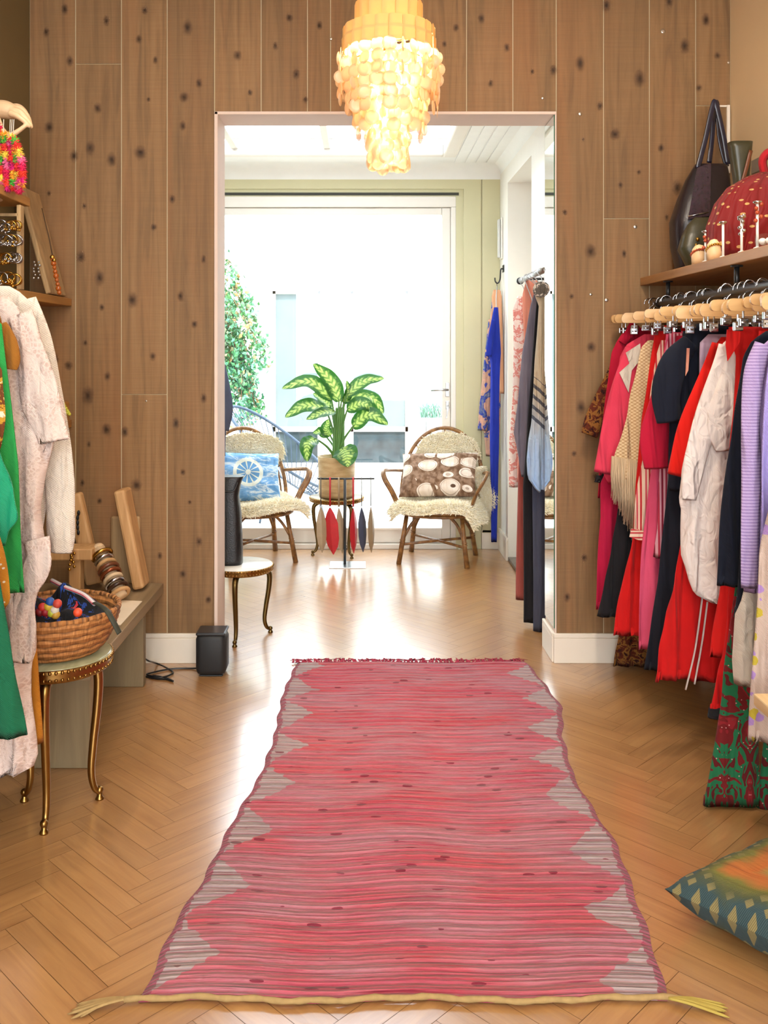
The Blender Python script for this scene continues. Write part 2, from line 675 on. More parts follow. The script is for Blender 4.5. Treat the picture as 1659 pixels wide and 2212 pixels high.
# plaster lining of the doorway (thin boards around the reveal)
mb = MB()
mb.box((OL - 0.001, BW - 0.001, 0.0), (OL + 0.014, BW + TH + 0.005, OT), 0.001)
mb.box((OL, BW - 0.001, OT - 0.012), (OR, BW + TH + 0.005, OT + 0.001), 0.001)
mb.box((OR - 0.006, BW + 0.0, 0.0), (OR + 0.001, BW + TH + 0.005, OT), 0.001)
struct(mb.build('trim_1', M_LINING, origin=(0, BW, 0)))

# side walls, ceiling, wall behind the camera with an assumed window opening sized for its light
Y0 = -1.6
struct(MB().box((XL - 0.12, Y0, 0), (XL, BW + TH, CH)).build('wall_left', M_OLIVE))
struct(MB().box((XR, Y0, 0), (XR + 0.12, BW + TH, CH)).build('wall_right', M_BEIGE))
struct(MB().box((XL - 0.12, Y0, CH), (XR + 0.12, BW + TH, CH + 0.1)).build('ceiling', M_CEIL))
mb = MB()
mb.box((XL - 0.12, Y0 - 0.12, 0), (-1.2, Y0, CH)); mb.box((1.35, Y0 - 0.12, 0), (XR + 0.12, Y0, CH))
mb.box((-1.2, Y0 - 0.12, 0), (1.35, Y0, 0.6)); mb.box((-1.2, Y0 - 0.12, 2.7), (1.35, Y0, CH))
struct(mb.build('wall_front', M_BEIGE))
# thin cable trunking on the plank wall beside the right corner
mb = MB()
a, b = P(1552, 228, BW), P(1573, 375, BW)
mb.box((a.x, BW - 0.008, a.z - 0.008), (b.x, BW, a.z), 0.001)
mb.box((b.x - 0.009, BW - 0.012, b.z), (b.x + 0.004, BW, a.z), 0.001)
struct(mb.build('trim_2', M_BASE))


def baseboard(name, lo, hi, m=M_BASE):
    mb = MB()
    mb.box(lo, (hi[0], hi[1], hi[2] - 0.02), 0.002)
    lo2 = (lo[0], lo[1] + 0.004 if abs(hi[0] - lo[0]) > abs(hi[1] - lo[1]) else lo[1], hi[2] - 0.02)
    mb.box(lo2, hi, 0.003)
    return struct(mb.build(name, m))


baseboard('baseboard_left', (XL, BW - 0.018, 0), (OL + 0.0, BW - 0.0005, 0.131))
baseboard('baseboard_right', (OR - 0.014, BW - 0.018, 0), (XR, BW - 0.0005, 0.131))
baseboard('baseboard_reveal', (OR - 0.02, BW, 0), (OR - 0.006, BW + TH + 0.02, 0.131))
baseboard('baseboard_side', (SX - 0.016, 6.16, 0), (SX, FW, 0.15))
baseboard('baseboard_far', ((1040 - VX) / 306.0, FW - 0.018, 0), (SX - 0.016, FW, 0.135))

# mirror on the right reveal
m_ = NT('mirror glass')
M_MIRROR = m_.fin('f2f6f4', 0.0, 1.0)
M_EDGE = plain('green glass edge', '2f6b52', 0.15)
mb = MB()
mb.box((OR - 0.0100, BW + 0.004, 0.15), (OR - 0.0064, BW + TH + 0.004, OT - 0.014), 0, 1)
mb.add([(OR - 0.0102, BW + 0.006, 0.152), (OR - 0.0102, BW + TH + 0.002, 0.152), (OR - 0.0102, BW + TH + 0.002, OT - 0.016), (OR - 0.0102, BW + 0.006, OT - 0.016)], [(0, 1, 2, 3)], 0, False)
o = mb.build('wall_mirror', [M_MIRROR, M_EDGE])
tag(o, 'tall narrow mirror fixed on the right side of the doorway', 'mirror')

# ------------------------------------------------------------------ back room shell
# side wall right with the deep niche, far pier
NY0, NY1, NZ = 5.31, 6.18, 2.52
mb = MB()
mb.box((SX, BW + TH, 0), (SX + 0.35, NY0, BC + 0.3))
mb.box((SX, NY1, 0), (SX + 0.35, FW + 0.15, BC + 0.3))
mb.box((SX, NY0, NZ), (SX + 0.35, NY1, BC + 0.3))
mb.box((SX + 0.30, NY0, 0), (SX + 0.36, NY1, NZ), 0)
struct(mb.build('wall_right_back_room', M_PALE))
struct(MB().box((SX + 0.0, NY0, 0.0), (SX + 0.3, NY1, 0.022), 0.003).build('trim_3', plain('dark stone threshold', '6d665c', 0.3, 0, 0.4, 30)))
struct(MB().box((BL - 0.12, BW + TH, 0), (BL, FW + 0.15, BC + 0.3)).build('wall_left_back_room', M_PALE))

# far wall around the door: sage green boards
def fx(px):
    return (px - VX) / FPX * FW


def fz(py):
    return EYE + (VY - py) / FPX * FW


DL, DR, DT = -1.27, fx(985), fz(424)     # door frame outside edges
mb = MB()
mb.box((BL, FW, DT), (SX, FW + 0.15, BC + 0.3))
mb.box((DR, FW, 0), (SX, FW + 0.15, DT + 0.001))
mb.box((BL, FW, 0), (DL, FW + 0.15, DT + 0.001))
mb.box((fx(1001), FW - 0.014, 0), (fx(1040) - 0.003, FW, BC), 0.003)
mb.box((fx(1040) + 0.003, FW - 0.014, 0), (SX, FW, BC), 0.003)
mb.box((BL, FW - 0.0139, fz(409)), (fx(1040) - 0.003, FW, BC), 0.003)
struct(mb.build('wall_far', M_SAGE))
mb = MB()
mb.box((DL, FW - 0.004, DT + 0.006), (DR + 0.02, FW - 0.0005, DT + 0.026))
struct(mb.build('trim_4', plain('dark gap line above the door', '35342a', 0.6)))  # gap above the frame, its shade drawn as a dark strip

# ceiling with coving and roof light
SKX0, SKX1, SKY0, SKY1 = -1.25, (958 - VX) / 326.0, 4.85, 6.13
mb = MB()
mb.box((BL, BW + TH, BC), (SX + 0.3, SKY0, BC + 0.12))
mb.box((BL, SKY1, BC), (SX + 0.3, FW, BC + 0.12))
mb.box((BL, SKY0, BC), (SKX0, SKY1, BC + 0.12))
mb.box((SKX1, SKY0, BC), (SX + 0.3, SKY1, BC + 0.12))
# boards of the ceiling on the right
for k in range(4):
    xx = SKX1 + 0.10 + k * 0.075
    mb.box((xx, SKY0 - 0.4, BC - 0.006), (xx + 0.066, FW - 0.1, BC), 0.002)
struct(mb.build('ceiling_back_room', M_CEIL))


def cove(n=7, r=0.105):
    pts = []
    for k in range(n + 1):
        a = math.pi / 2 * k / n
        pts.append((r * (1 - math.sin(a)), -r * (1 - math.cos(a)) - 0.0))
    return pts


mb = MB()
cv = cove()
vs, fs = [], []
for (d, z) in cv:
    vs += [(BL, FW - 0.0142 - d, BC + z), (SX, FW - 0.0142 - d, BC + z)]
for k in range(len(cv) - 1):
    fs.append((2 * k, 2 * k + 1, 2 * k + 3, 2 * k + 2))
mb.add(vs, fs)
vs, fs = [], []
for (d, z) in cv:
    vs += [(SX - d * 0.7, BW + TH, BC + z * 0.7), (SX - d * 0.7, FW - 0.014, BC + z * 0.7)]
for k in range(len(cv) - 1):
    fs.append((2 * k, 2 * k + 1, 2 * k + 3, 2 * k + 2))
mb.add(vs, fs)
struct(mb.build('trim_5', M_CEIL))

M_GLASS = NT('clear glazing')
tr = M_GLASS.n('ShaderNodeBsdfTransparent')
tr.inputs[0].default_value = (0.97, 0.99, 1, 1)
gl = M_GLASS.n('ShaderNodeBsdfGlossy')
gl.inputs['Roughness'].default_value = 0.0
ms = M_GLASS.n('ShaderNodeMixShader')
ms.inputs[0].default_value = 0.05
M_GLASS.link(tr.outputs[0], ms.inputs[1]); M_GLASS.link(gl.outputs[0], ms.inputs[2]); M_GLASS.link(ms.outputs[0], M_GLASS.out.inputs[0])
M_GLASS = M_GLASS.m

fr = MB()
fw_ = 0.07
fr.box((SKX1, SKY0 - fw_, BC - 0.02), (SKX1 + fw_ + 0.02, SKY1 + fw_, BC + 0.16), 0.01)
fr.box((SKX0 - fw_, SKY1, BC - 0.02), (SKX1, SKY1 + fw_, BC + 0.16), 0.01, M=Matrix.Translation((0, -0.012, 0)))
fr.box((SKX0 - fw_, SKY0 - fw_, BC - 0.02), (SKX1, SKY0, BC + 0.16), 0.01)
fr.box((SKX0 - fw_, SKY0, BC - 0.02), (SKX0, SKY1, BC + 0.16), 0.01)
for xb in (-0.24, -0.85):
    fr.box((xb - 0.022, SKY0, BC + 0.02), (xb + 0.022, SKY1 - 0.02, BC + 0.075), 0.004)
for yb in (5.45, 5.84):
    fr.box((SKX0, yb - 0.008, BC + 0.025), (SKX1, yb + 0.008, BC + 0.06), 0.002)
win = fr.build('window_1', M_WHITE, origin=(0, 5.5, BC))
struct(win)
pm = NT('frosted roof glass')
tl = pm.n('ShaderNodeBsdfTranslucent'); tl.inputs[0].default_value = (0.6, 0.63, 0.66, 1)
pt = pm.n('ShaderNodeBsdfTransparent')
mm = pm.n('ShaderNodeMixShader'); mm.inputs[0].default_value = 0.06
pm.link(tl.outputs[0], mm.inputs[1]); pm.link(pt.outputs[0], mm.inputs[2]); pm.link(mm.outputs[0], pm.out.inputs[0])
struct(MB().box((SKX0, SKY0, BC + 0.05), (SKX1, SKY1 - 0.013, BC + 0.056)).build('glass_pane', pm.m, parent=win))

# glazed door
d_gr, d_gt, d_gb = fx(955), fz(463), fz(1140)
fr = MB()
fy0, fy1 = FW + 0.0, FW + 0.10
fr.box((DL, fy0, DT - 0.075), (DR, fy1, DT), 0.004)                  # frame head
fr.box((DR - 0.035, fy0, 0), (DR, fy1, DT - 0.075), 0.004)           # frame post
fr.box((DL, fy0, 0), (DL + 0.04, fy1, DT - 0.075), 0.004)
fr.box((DL, fy0 - 0.02, 0), (DR, fy1, 0.035), 0.004)                 # threshold
door = struct(fr.build('door_1', M_WHITE, origin=(0, FW, 0)))
lf = MB()
ly0, ly1 = FW + 0.025, FW + 0.075
lf.box((d_gr, ly0, 0.037), (DR - 0.037, ly1, DT - 0.077), 0.006)
lf.box((DL + 0.042, ly0, 0.037), (DL + 0.12, ly1, DT - 0.077), 0.006)
lf.box((DL + 0.12, ly0, d_gt), (d_gr, ly1, DT - 0.077), 0.006)
lf.box((DL + 0.12, ly0, 0.037), (d_gr, ly1, d_gb), 0.006)
lf.box((DL + 0.12, ly0 - 0.012, d_gb - 0.02), (d_gr, ly0, d_gb - 0.004), 0.003)
leaf = struct(lf.build('door_leaf', M_WHITE, parent=door))
struct(MB().box((DL + 0.12, FW + 0.046, d_gb), (d_gr, FW + 0.052, d_gt)).build('glass_pane', M_GLASS, parent=leaf))
hx, hz = fx(967), fz(842)
hb = MB()
hb.box((hx - 0.014, ly0 - 0.006, hz - 0.05), (hx + 0.014, ly0, hz + 0.05), 0.003)
hb.tube([(hx, ly0, hz), (hx, ly0 - 0.045, hz), (hx - 0.03, ly0 - 0.05, hz), (hx - 0.12, ly0 - 0.05, hz - 0.004)], 0.008, 8)
hb.box((hx - 0.012, ly0 - 0.006, hz - 0.14), (hx + 0.012, ly0, hz - 0.08), 0.003)
struct(hb.build('door_handle', M_STEEL, parent=leaf))
kb = MB()
kz = hz - 0.112
kb.tube([(hx, ly0 - 0.005, kz), (hx, ly0 - 0.03, kz)], 0.006, 6)
kb.tube([(hx + 0.012 * math.cos(a), ly0 - 0.032, kz - 0.012 + 0.012 * math.sin(a)) for a in [k * 0.628 for k in range(10)]], 0.0018, 5, closed=True)
kb.box((hx - 0.008, ly0 - 0.035, kz - 0.075), (hx - 0.001, ly0 - 0.032, kz - 0.02), 0.001)
kb.box((hx + 0.004, ly0 - 0.034, kz - 0.09), (hx + 0.013, ly0 - 0.031, kz - 0.02), 0.001, M=Matrix.Translation((hx, 0, kz)) @ Matrix.Rotation(R(12), 4, 'Y') @ Matrix.Translation((-hx, 0, -kz)))
tag(kb.build('key_bunch', M_STEEL), 'small bunch of steel keys hanging in the lock of the glazed door', 'keys')

# ------------------------------------------------------------------ courtyard behind the door
M_RENDER = plain('white rendered facade', 'f4f4f2', 0.9, 0, 0.03, 2)
M_PAVE = plain('pale courtyard paving', 'd9d6d0', 0.85, 0, 0.12, 5)
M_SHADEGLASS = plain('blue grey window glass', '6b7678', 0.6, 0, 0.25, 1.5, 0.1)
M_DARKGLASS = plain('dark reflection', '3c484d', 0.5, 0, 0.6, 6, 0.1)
struct(MB().box((-4.5, FW + 0.10, -0.06), (4.5, 13.0, -0.002)).build('ground_courtyard', M_PAVE))
CY = 11.05


def cpt(px, py):
    return P(px, py, CY)


mb = MB()
x_l0, x_l1 = cpt(588, 0).x, cpt(692, 0).x
x_r0, x_r1 = cpt(757, 0).x, cpt(882, 0).x
zt, zm = cpt(0, 628).z, cpt(0, 928).z
mb.box((-4.5, CY, 0), (x_l0, CY + 0.3, 3.1)); mb.box((x_r1, CY, 0), (4.5, CY + 0.3, 3.1))
mb.box((x_l0, CY, zt), (x_r1, CY + 0.3, 3.1)); mb.box((x_l1, CY, 0), (x_r0, CY + 0.3, zt))
mb.box((x_l0 - 0.2, CY - 0.03, zt + 0.13), (x_r1 + 0.2, CY, zt + 0.19), 0.01)
struct(mb.build('wall_courtyard', M_RENDER))
for i, (a, b) in enumerate(((x_l0, x_l1), (x_r0, x_r1))):
    f = MB()
    f.box((a, CY + 0.05, 0.0), (a + 0.035, CY + 0.12, zt)); f.box((b - 0.035, CY + 0.05, 0.0), (b, CY + 0.12, zt))
    f.box((a, CY + 0.05, zt - 0.035), (b, CY + 0.12, zt)); f.box((a, CY + 0.05, zm - 0.03), (b, CY + 0.12, zm + 0.03)); f.box((a, CY + 0.05, 0), (b, CY + 0.12, 0.05))
    wn = struct(f.build('window_%d' % (i + 2), M_WHITE, origin=((a + b) / 2, CY, 0)))
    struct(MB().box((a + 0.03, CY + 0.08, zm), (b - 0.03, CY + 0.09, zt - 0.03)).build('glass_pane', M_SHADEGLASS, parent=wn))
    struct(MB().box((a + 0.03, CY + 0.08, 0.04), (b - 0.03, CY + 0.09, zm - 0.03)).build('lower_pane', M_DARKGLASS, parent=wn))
struct(MB().box((-2.2, FW + 0.15, 0), (-2.0, CY, 2.6)).build('wall_courtyard_left', M_RENDER))
struct(MB().box((2.4, FW + 0.15, 0), (2.6, CY, 2.6)).build('wall_courtyard_right', M_RENDER))

# ivy on a trellis post
M_LEAF1 = NT('ivy leaf')
M_LEAF1 = M_LEAF1.fin(M_LEAF1.ramp(M_LEAF1.rand(), [(0.0, '1f5a35'), (0.4, '457d42'), (0.7, '5a9a80'), (1.0, '96703f')]), 0.5)
M_STEM = plain('brown stem', '6b4a30', 0.8)
rg = random.Random(11)
ivy = thing('climbing_ivy', 'bushy green ivy trailing down at the left of the glazed door', 'plant', (-1.55, 9.0, 0))
stems, leaves = MB(), MB()


def ivy_leaf(mb, p, s):
    d = Vector((rg.uniform(-1, 1), rg.uniform(-1.2, 0.2), rg.uniform(-0.6, 0.6))).normalized()
    a = d.cross(Vector((0, 0, 1))).normalized()
    b = d.cross(a)
    t = rg.uniform(0, 6.28)
    a, b = a * math.cos(t) + b * math.sin(t), b * math.cos(t) - a * math.sin(t)
    q = [p - a * s, p - a * s * 0.2 + b * s * 0.7, p + a * s * 0.2 + b * s * 0.4, p + a * s * 1.1, p + a * s * 0.2 - b * s * 0.4, p - a * s * 0.2 - b * s * 0.7]
    c = p + d * s * 0.15
    mb.add([c] + q, [(0, 1 + k, 1 + (k + 1) % 6) for k in range(6)], 0, False)


D_ = 9.0
strands = []
for k in range(26):
    x_top = rg.uniform(395, 500); y_top = rg.uniform(575, 700)
    x_end = x_top + rg.uniform(10, 60); y_end = rg.uniform(800, 930)
    strands.append([(x_top - 10, y_top), ((x_top + x_end) / 2 + 8, (y_top + y_end) / 2), (x_end, y_end)])
strands += [[(500, 640), (545, 720), (572, 790)], [(500, 600), (530, 680), (560, 750)], [(495, 760), (530, 850), (560, 890)], [(490, 740), (520, 820), (545, 900)], [(480, 560), (520, 640), (545, 690)]]
for s in strands:
    dd = D_ + rg.uniform(-0.3, 0.35)
    pts = spline([P(x, y, dd) for x, y in s], 12)
    stems.tube(pts, 0.004, 4)
    for p in pts:
        for _ in range(9):
            q = p + Vector((rg.gauss(0, 0.045), rg.gauss(0, 0.05), rg.gauss(0, 0.045)))
            ivy_leaf(leaves, q, rg.uniform(0.018, 0.036))
post = [(-1.55, 9.0, 0.0), (-1.55, 9.0, 2.0)]
stems.tube(post, 0.03, 8)
stems.build('stem', M_STEM, ivy)
leaves.build('foliage', M_LEAF1, ivy)

# grass planter outside, right
pl = thing('planter_box', 'white slatted planter box outside behind the right chair', 'planter', (P(930, 0, 9.4).x, 9.4, 0))
x0p, x1p = P(908, 0, 9.4).x, P(975, 0, 9.4).x
pb = MB()
n = 6
for k in range(n):
    a = x0p + (x1p - x0p) * k / n
    pb.box((a + 0.003, 9.3, 0), (a + (x1p - x0p) / n - 0.003, 9.5, 0.72), 0.004)
pb.build('box', plain('washed white timber', 'dfe3e2', 0.7), pl)
gb = MB()
for k in range(90):
    bx, by = rg.uniform(x0p, x1p), rg.uniform(9.32, 9.48)
    dx = rg.uniform(-0.15, 0.1)
    gb.tube([(bx, by, 0.70), (bx + dx * 0.4, by, 0.82), (bx + dx, by - 0.03, 0.86 + rg.uniform(-0.05, 0.08))], [0.005, 0.004, 0.001], 4)
gb.build('grass', plain('grey green grass', '6f9a86', 0.6), pl)

# string garden chair outside
ch = thing('garden_chair', 'blue grey oval string chair standing in the courtyard behind the plant', 'chair', (-0.72, 7.75, 0))
M_CORD = plain('blue grey cord', '3f4f63', 0.6)
C0 = Vector((-0.70, 7.75, 0.60))
A0, B0 = Vector((0.43, -0.05, -0.27)), Vector((-0.10, 0.30, 0.17))
ring = [C0 + A0 * math.cos(t) + B0 * math.sin(t) for t in [2 * math.pi * k / 48 for k in range(48)]]
ch_ring = MB().tube(ring, 0.013, 8, closed=True)
ch_ring.build('rim', M_CORD, ch)
C1 = Vector((-0.62, 7.72, 0.30))
low = [C1 + (A0 * math.cos(t) * 0.32 + Vector((-0.03, 0.1, 0.0)) * math.sin(t)) for t in [2 * math.pi * k / 48 for k in range(48)]]
MB().tube(low, 0.009, 6, closed=True).build('seat_ring', M_CORD, ch)
cb = MB()
for k in range(48):
    a, b = ring[k], low[k]
    mid = (a + b) / 2 + Vector((0, 0, -0.05))
    cb.tube(spline([a, mid, b], 4), 0.0042, 4)
    mid2 = (ring[(k) % 48] + low[(k + 3) % 48]) / 2 + Vector((0, 0, -0.045))
cb.build('cords', M_CORD, ch)['kind'] = 'stuff'
for (dx, dy) in ((-0.25, 0.18), (-0.2, -0.2), (0.28, -0.15), (0.24, 0.22)):
    MB().tube(spline([C1 + Vector((dx * 0.4, dy * 0.4, 0)), C1 + Vector((dx * 0.9, dy * 0.9, -0.12)), (C1.x + dx * 1.1, C1.y + dy * 1.1, 0.0)], 5), 0.009, 6).build('leg', M_CORD, ch)

# ------------------------------------------------------------------ runner rug
LE = [(640, 1434), (610, 1500), (590, 1600), (560, 1680), (500, 1780), (440, 1900), (380, 1990), (335, 2090), (303, 2166)]
RE = [(1140, 1434), (1180, 1482), (1215, 1530), (1215, 1590), (1240, 1680), (1270, 1730), (1335, 1830), (1370, 1930), (1415, 2060), (1445, 2170)]
rowsL = sorted([(G(a, b).y, G(a, b).x) for a, b in LE])
rowsR = sorted([(G(a, b).y, G(a, b).x) for a, b in RE])
ry0, ry1 = rowsL[0][0], rowsL[-1][0]


def rug_mat():
    t = NT('woven rag rug')
    uv = t.coord('UV')
    s = t.sep(uv)
    u, v = s[0], s[1]
    z2 = t.noise(t.mapping(uv, (1.8, 75, 1)), 1.0, 6, 0.75)
    z3 = t.noise(t.mapping(uv, (5, 190, 1)), 1.0, 3, 0.6)
    z4 = t.noise(t.mapping(uv, (2.0, 6.0, 1)), 1.0, 4, 0.6)
    c = t.ramp(z2, [(0.30, '7e2236'), (0.40, 'b04656'), (0.53, 'c25c69'), (0.66, 'c67a83'), (0.80, 'ac8890')])
    c = t.mix(t.ramp(z4, [(0.42, 0.0), (0.62, 0.55)]), c, 'c24a48')
    c = t.mix(t.ramp(t.noise(t.mapping(uv, (3, 7, 1), (3, 1, 0)), 1.0, 4), [(0.42, 0.0), (0.62, 0.6)]), c, 'b0848c')
    c = t.mix(t.ramp(z3, [(0.3, 0.9), (0.44, 0.0)]), c, '7d1f35')
    # grey zigzag borders
    wn = t.math('MULTIPLY', t.math('SUBTRACT', t.noise(t.mapping(uv, (3, 40, 1)), 1.0, 3), 0.5), 0.05)
    dl = t.math('ADD', t.math('SUBTRACT', 0.5, t.math('ABSOLUTE', t.math('SUBTRACT', u, 0.5))), wn)
    side = t.math('MULTIPLY', t.math('GREATER_THAN', u, 0.5), 0.11)
    irr = t.math('MULTIPLY', t.math('SUBTRACT', t.noise(t.mapping(uv, (2.5, 3.5, 1)), 1.0, 3), 0.5), 0.16)
    tri = t.math('PINGPONG', t.math('ADD', t.math('ADD', v, side), irr), 0.14)
    lim = t.math('ADD', t.math('MULTIPLY', tri, 0.80), 0.012)
    edge = t.math('LESS_THAN', dl, lim)
    grey = t.ramp(z2, [(0.3, '8d767e'), (0.5, 'ab9e9b'), (0.75, 'bcb0a8')])
    grey = t.mix(t.ramp(z3, [(0.3, 0.75), (0.48, 0.0)]), grey, '8e3a50')
    c = t.mix(t.math('MULTIPLY', edge, 0.9), c, grey)
    rim = t.math('LESS_THAN', dl, t.math('ADD', 0.018, t.math('MULTIPLY', wn, 1.7)))
    c = t.mix(t.math('MULTIPLY', rim, 0.75), c, '93304a')
    ln = t.noise(t.mapping(uv, (3.2, 130, 1), (5, 2, 0)), 1.0, 2, 0.5)
    c = t.mix(t.ramp(ln, [(0.64, 0.0), (0.72, 0.7)]), c, '6a1a2c')
    # little dark flecks
    vv = t.voro(t.mapping(uv, (9, 24, 1)), 1.0, 'F1', 1.0)
    fl = t.math('LESS_THAN', t.math('ADD', vv, t.math('MULTIPLY', t.noise(t.mapping(uv, (30, 60, 1)), 1.0, 2), 0.2)), 0.235)
    c = t.mix(t.math('MULTIPLY', fl, 0.8), c, '6b1428')
    rows = t.n('ShaderNodeTexWave', wave_type='BANDS', bands_direction='Y')
    t.link(uv, rows.inputs['Vector'])
    rows.inputs['Scale'].default_value = 22.0
    rows.inputs['Distortion'].default_value = 1.5
    rows.inputs['Detail'].default_value = 2.0
    c = t.mix(t.ramp(rows.outputs['Fac'], [(0.0, 0.4), (0.35, 0.0)]), c, '8c2b40')
    t.bump(t.math('ADD', rows.outputs['Fac'], z3), 0.9, 0.010)
    return t.fin(c, 0.95, 0, 0.1, 0.2)


rug = thing('runner_rug', 'long faded red woven runner rug with grey zigzag edges on the floor', 'rug', (0.15, 2.9, 0))


def rug_edges(y):
    return lerp_rows(rowsL, y)[0] + 0.004 * math.sin(y * 37), lerp_rows(rowsR, y)[0] + 0.004 * math.sin(y * 31 + 1)


def rugp(u, v):
    y = ry0 + (ry1 - ry0) * v
    a, b = rug_edges(y)
    x = a + (b - a) * u
    z = 0.011 + 0.0022 * math.sin(y * 260) + 0.004 * math.sin(x * 9 + y * 5) * (0.5 + 0.5 * math.sin(y * 3.1))
    e = min(u, 1 - u, v, 1 - v)
    if e < 1e-4:
        z = 0.002
    return (x, y + 0.006 * math.sin(x * 14), z)


mb = MB()
mb.grid(rugp, 60, 420, 0, uvfn=lambda u, v, p: (u, v * (ry1 - ry0)))
mb.build('pile', rug_mat(), rug)
M_ROPE = plain('straw coloured cord', 'a88a58', 0.9, 0, 0.25, 60)
aL, aR = rug_edges(ry0)
mb = MB()
pts = [(aL - 0.03 + (aR - aL + 0.06) * k / 60, ry0 - 0.004 + 0.006 * math.sin((aL + (aR - aL) * k / 60) * 14) + 0.003 * math.sin(k), 0.011) for k in range(61)]
mb.tube(pts, [0.006 + 0.001 * math.sin(k * 2.4) for k in range(61)], 8)
mb.build('end_cord', M_ROPE, rug)
for (ex, sgn) in ((aL - 0.02, -1), (aR + 0.0, 1)):
    mb = MB()
    for k in range(16):
        q = rg.uniform(-0.012, 0.012)
        mb.tube(spline([(ex, ry0 - 0.004, 0.012), (ex + sgn * 0.045 + q * 0.3, ry0 - 0.016 + q, 0.014), (ex + sgn * (0.09 + rg.uniform(0, 0.03)), ry0 - 0.032 + q * 2, 0.004)], 4), [0.0035] * 8 + [0.001], 4)
    mb.build('tassel', plain('yellow straw tassel', 'b09a48', 0.9) if sgn > 0 else M_ROPE, rug)
aL, aR = rug_edges(ry1)
mb = MB()
for k in range(150):
    x = aL - 0.02 + (aR - aL) * k / 149
    h = rg.uniform(0.002, 0.014)
    mb.tube([(x, ry1 - 0.005, 0.008), (x + rg.uniform(-0.02, 0.02), ry1 + 0.012, 0.008 + h), (x + rg.uniform(-0.04, 0.04), ry1 + 0.022, 0.004 + h * 0.6)], [0.004, 0.003, 0.001], 4)
mb.build('far_fringe', plain('crimson fringe', 'a8324a', 0.95, 0, 0.4, 40), rug)['kind'] = 'stuff'

# ------------------------------------------------------------------ capiz shell chandelier
CX, CYY = 0.088, 3.2
cc = thing('chandelier', 'tiered capiz shell chandelier glowing in front of the doorway', 'lamp', (CX, CYY, 2.0))
ms_ = NT('capiz shell')
d1 = ms_.n('ShaderNodeBsdfTranslucent'); d1.inputs[0].default_value = lin('ffe2b4')
d2 = ms_.n('ShaderNodeBsdfDiffuse'); d2.inputs[0].default_value = lin('f1e0c4')
d3 = ms_.n('ShaderNodeBsdfGlossy'); d3.inputs['Roughness'].default_value = 0.3
m1 = ms_.n('ShaderNodeMixShader'); m1.inputs[0].default_value = 0.35
m2 = ms_.n('ShaderNodeMixShader'); m2.inputs[0].default_value = 0.06
ms_.link(d1.outputs[0], m1.inputs[1]); ms_.link(d2.outputs[0], m1.inputs[2])
ms_.link(m1.outputs[0], m2.inputs[1]); ms_.link(d3.outputs[0], m2.inputs[2]); ms_.link(m2.outputs[0], ms_.out.inputs[0])
tp_ = ms_.n('ShaderNodeBsdfTransparent')
m3 = ms_.n('ShaderNodeMixShader'); m3.inputs[0].default_value = 0.3
ms_.link(m2.outputs[0], m3.inputs[1]); ms_.link(tp_.outputs[0], m3.inputs[2]); ms_.link(m3.outputs[0], ms_.out.inputs[0])
M_SHELL = ms_.m
rg = random.Random(5)


def shell_disc(mb, c, r, yaw, tilt=0.0):
    M = Matrix.Translation(c) @ Matrix.Rotation(yaw, 4, 'Z') @ Matrix.Rotation(R(90) + tilt, 4, 'X')
    k = 1.0 + 0.06 * rg.uniform(-1, 1)
    mb.lathe([(r * k, 0.0), (r * 0.97 * k, 0.0011), (r * 0.5, 0.0022)], (0, 0, 0), 16, 0, M)


mb_ = NT('dim lit capiz band')  # amber colour paints the weaker light on the upper shell bands
e1 = mb_.n('ShaderNodeBsdfTranslucent'); e1.inputs[0].default_value = lin('ecc88c')
e2 = mb_.n('ShaderNodeBsdfDiffuse'); e2.inputs[0].default_value = lin('dcb778')
e3 = mb_.n('ShaderNodeMixShader'); e3.inputs[0].default_value = 0.72
mb_.link(e1.outputs[0], e3.inputs[1]); mb_.link(e2.outputs[0], e3.inputs[2]); mb_.link(e3.outputs[0], mb_.out.inputs[0])
M_BAND = mb_.m


def band(zt, zb, r, nshell, name):
    mb = MB()
    for k in range(nshell):
        a = 2 * math.pi * k / nshell
        wd = 2 * math.pi * r / nshell * 0.62
        M = Matrix.Translation((CX, CYY, 0)) @ Matrix.Rotation(a, 4, 'Z') @ Matrix.Translation((r + 0.002 * (k % 2), 0, 0)) @ Matrix.Rotation(R(5), 4, 'Z')
        h = zt - zb
        ol = []
        for (yy, zz) in ((-wd, zb), (wd, zb), (wd, zt - h * 0.12), (wd * 0.6, zt), (-wd * 0.6, zt), (-wd, zt - h * 0.12)):
            ol.append(M @ Vector((0, yy, zz + rg.uniform(-0.002, 0.002))))
        ol2 = [M @ Vector((0.0012, yy, zz)) for (yy, zz) in ((-wd, zb), (wd, zb), (wd, zt - h * 0.12), (wd * 0.6, zt), (-wd * 0.6, zt), (-wd, zt - h * 0.12))]
        mb.add(ol + ol2, [tuple(reversed(range(6))), tuple(range(6, 12))] + [(i, (i + 1) % 6, 6 + (i + 1) % 6, 6 + i) for i in range(6)], 0, False)
    return mb.build(name, M_BAND, cc)


band(2.68, 2.60, 0.072, 12, 'shell_band')
band(2.595, 2.505, 0.112, 16, 'shell_band')
band(2.51, 2.465, 0.155, 22, 'shell_band')
band(2.475, 2.425, 0.158, 22, 'shell_band')


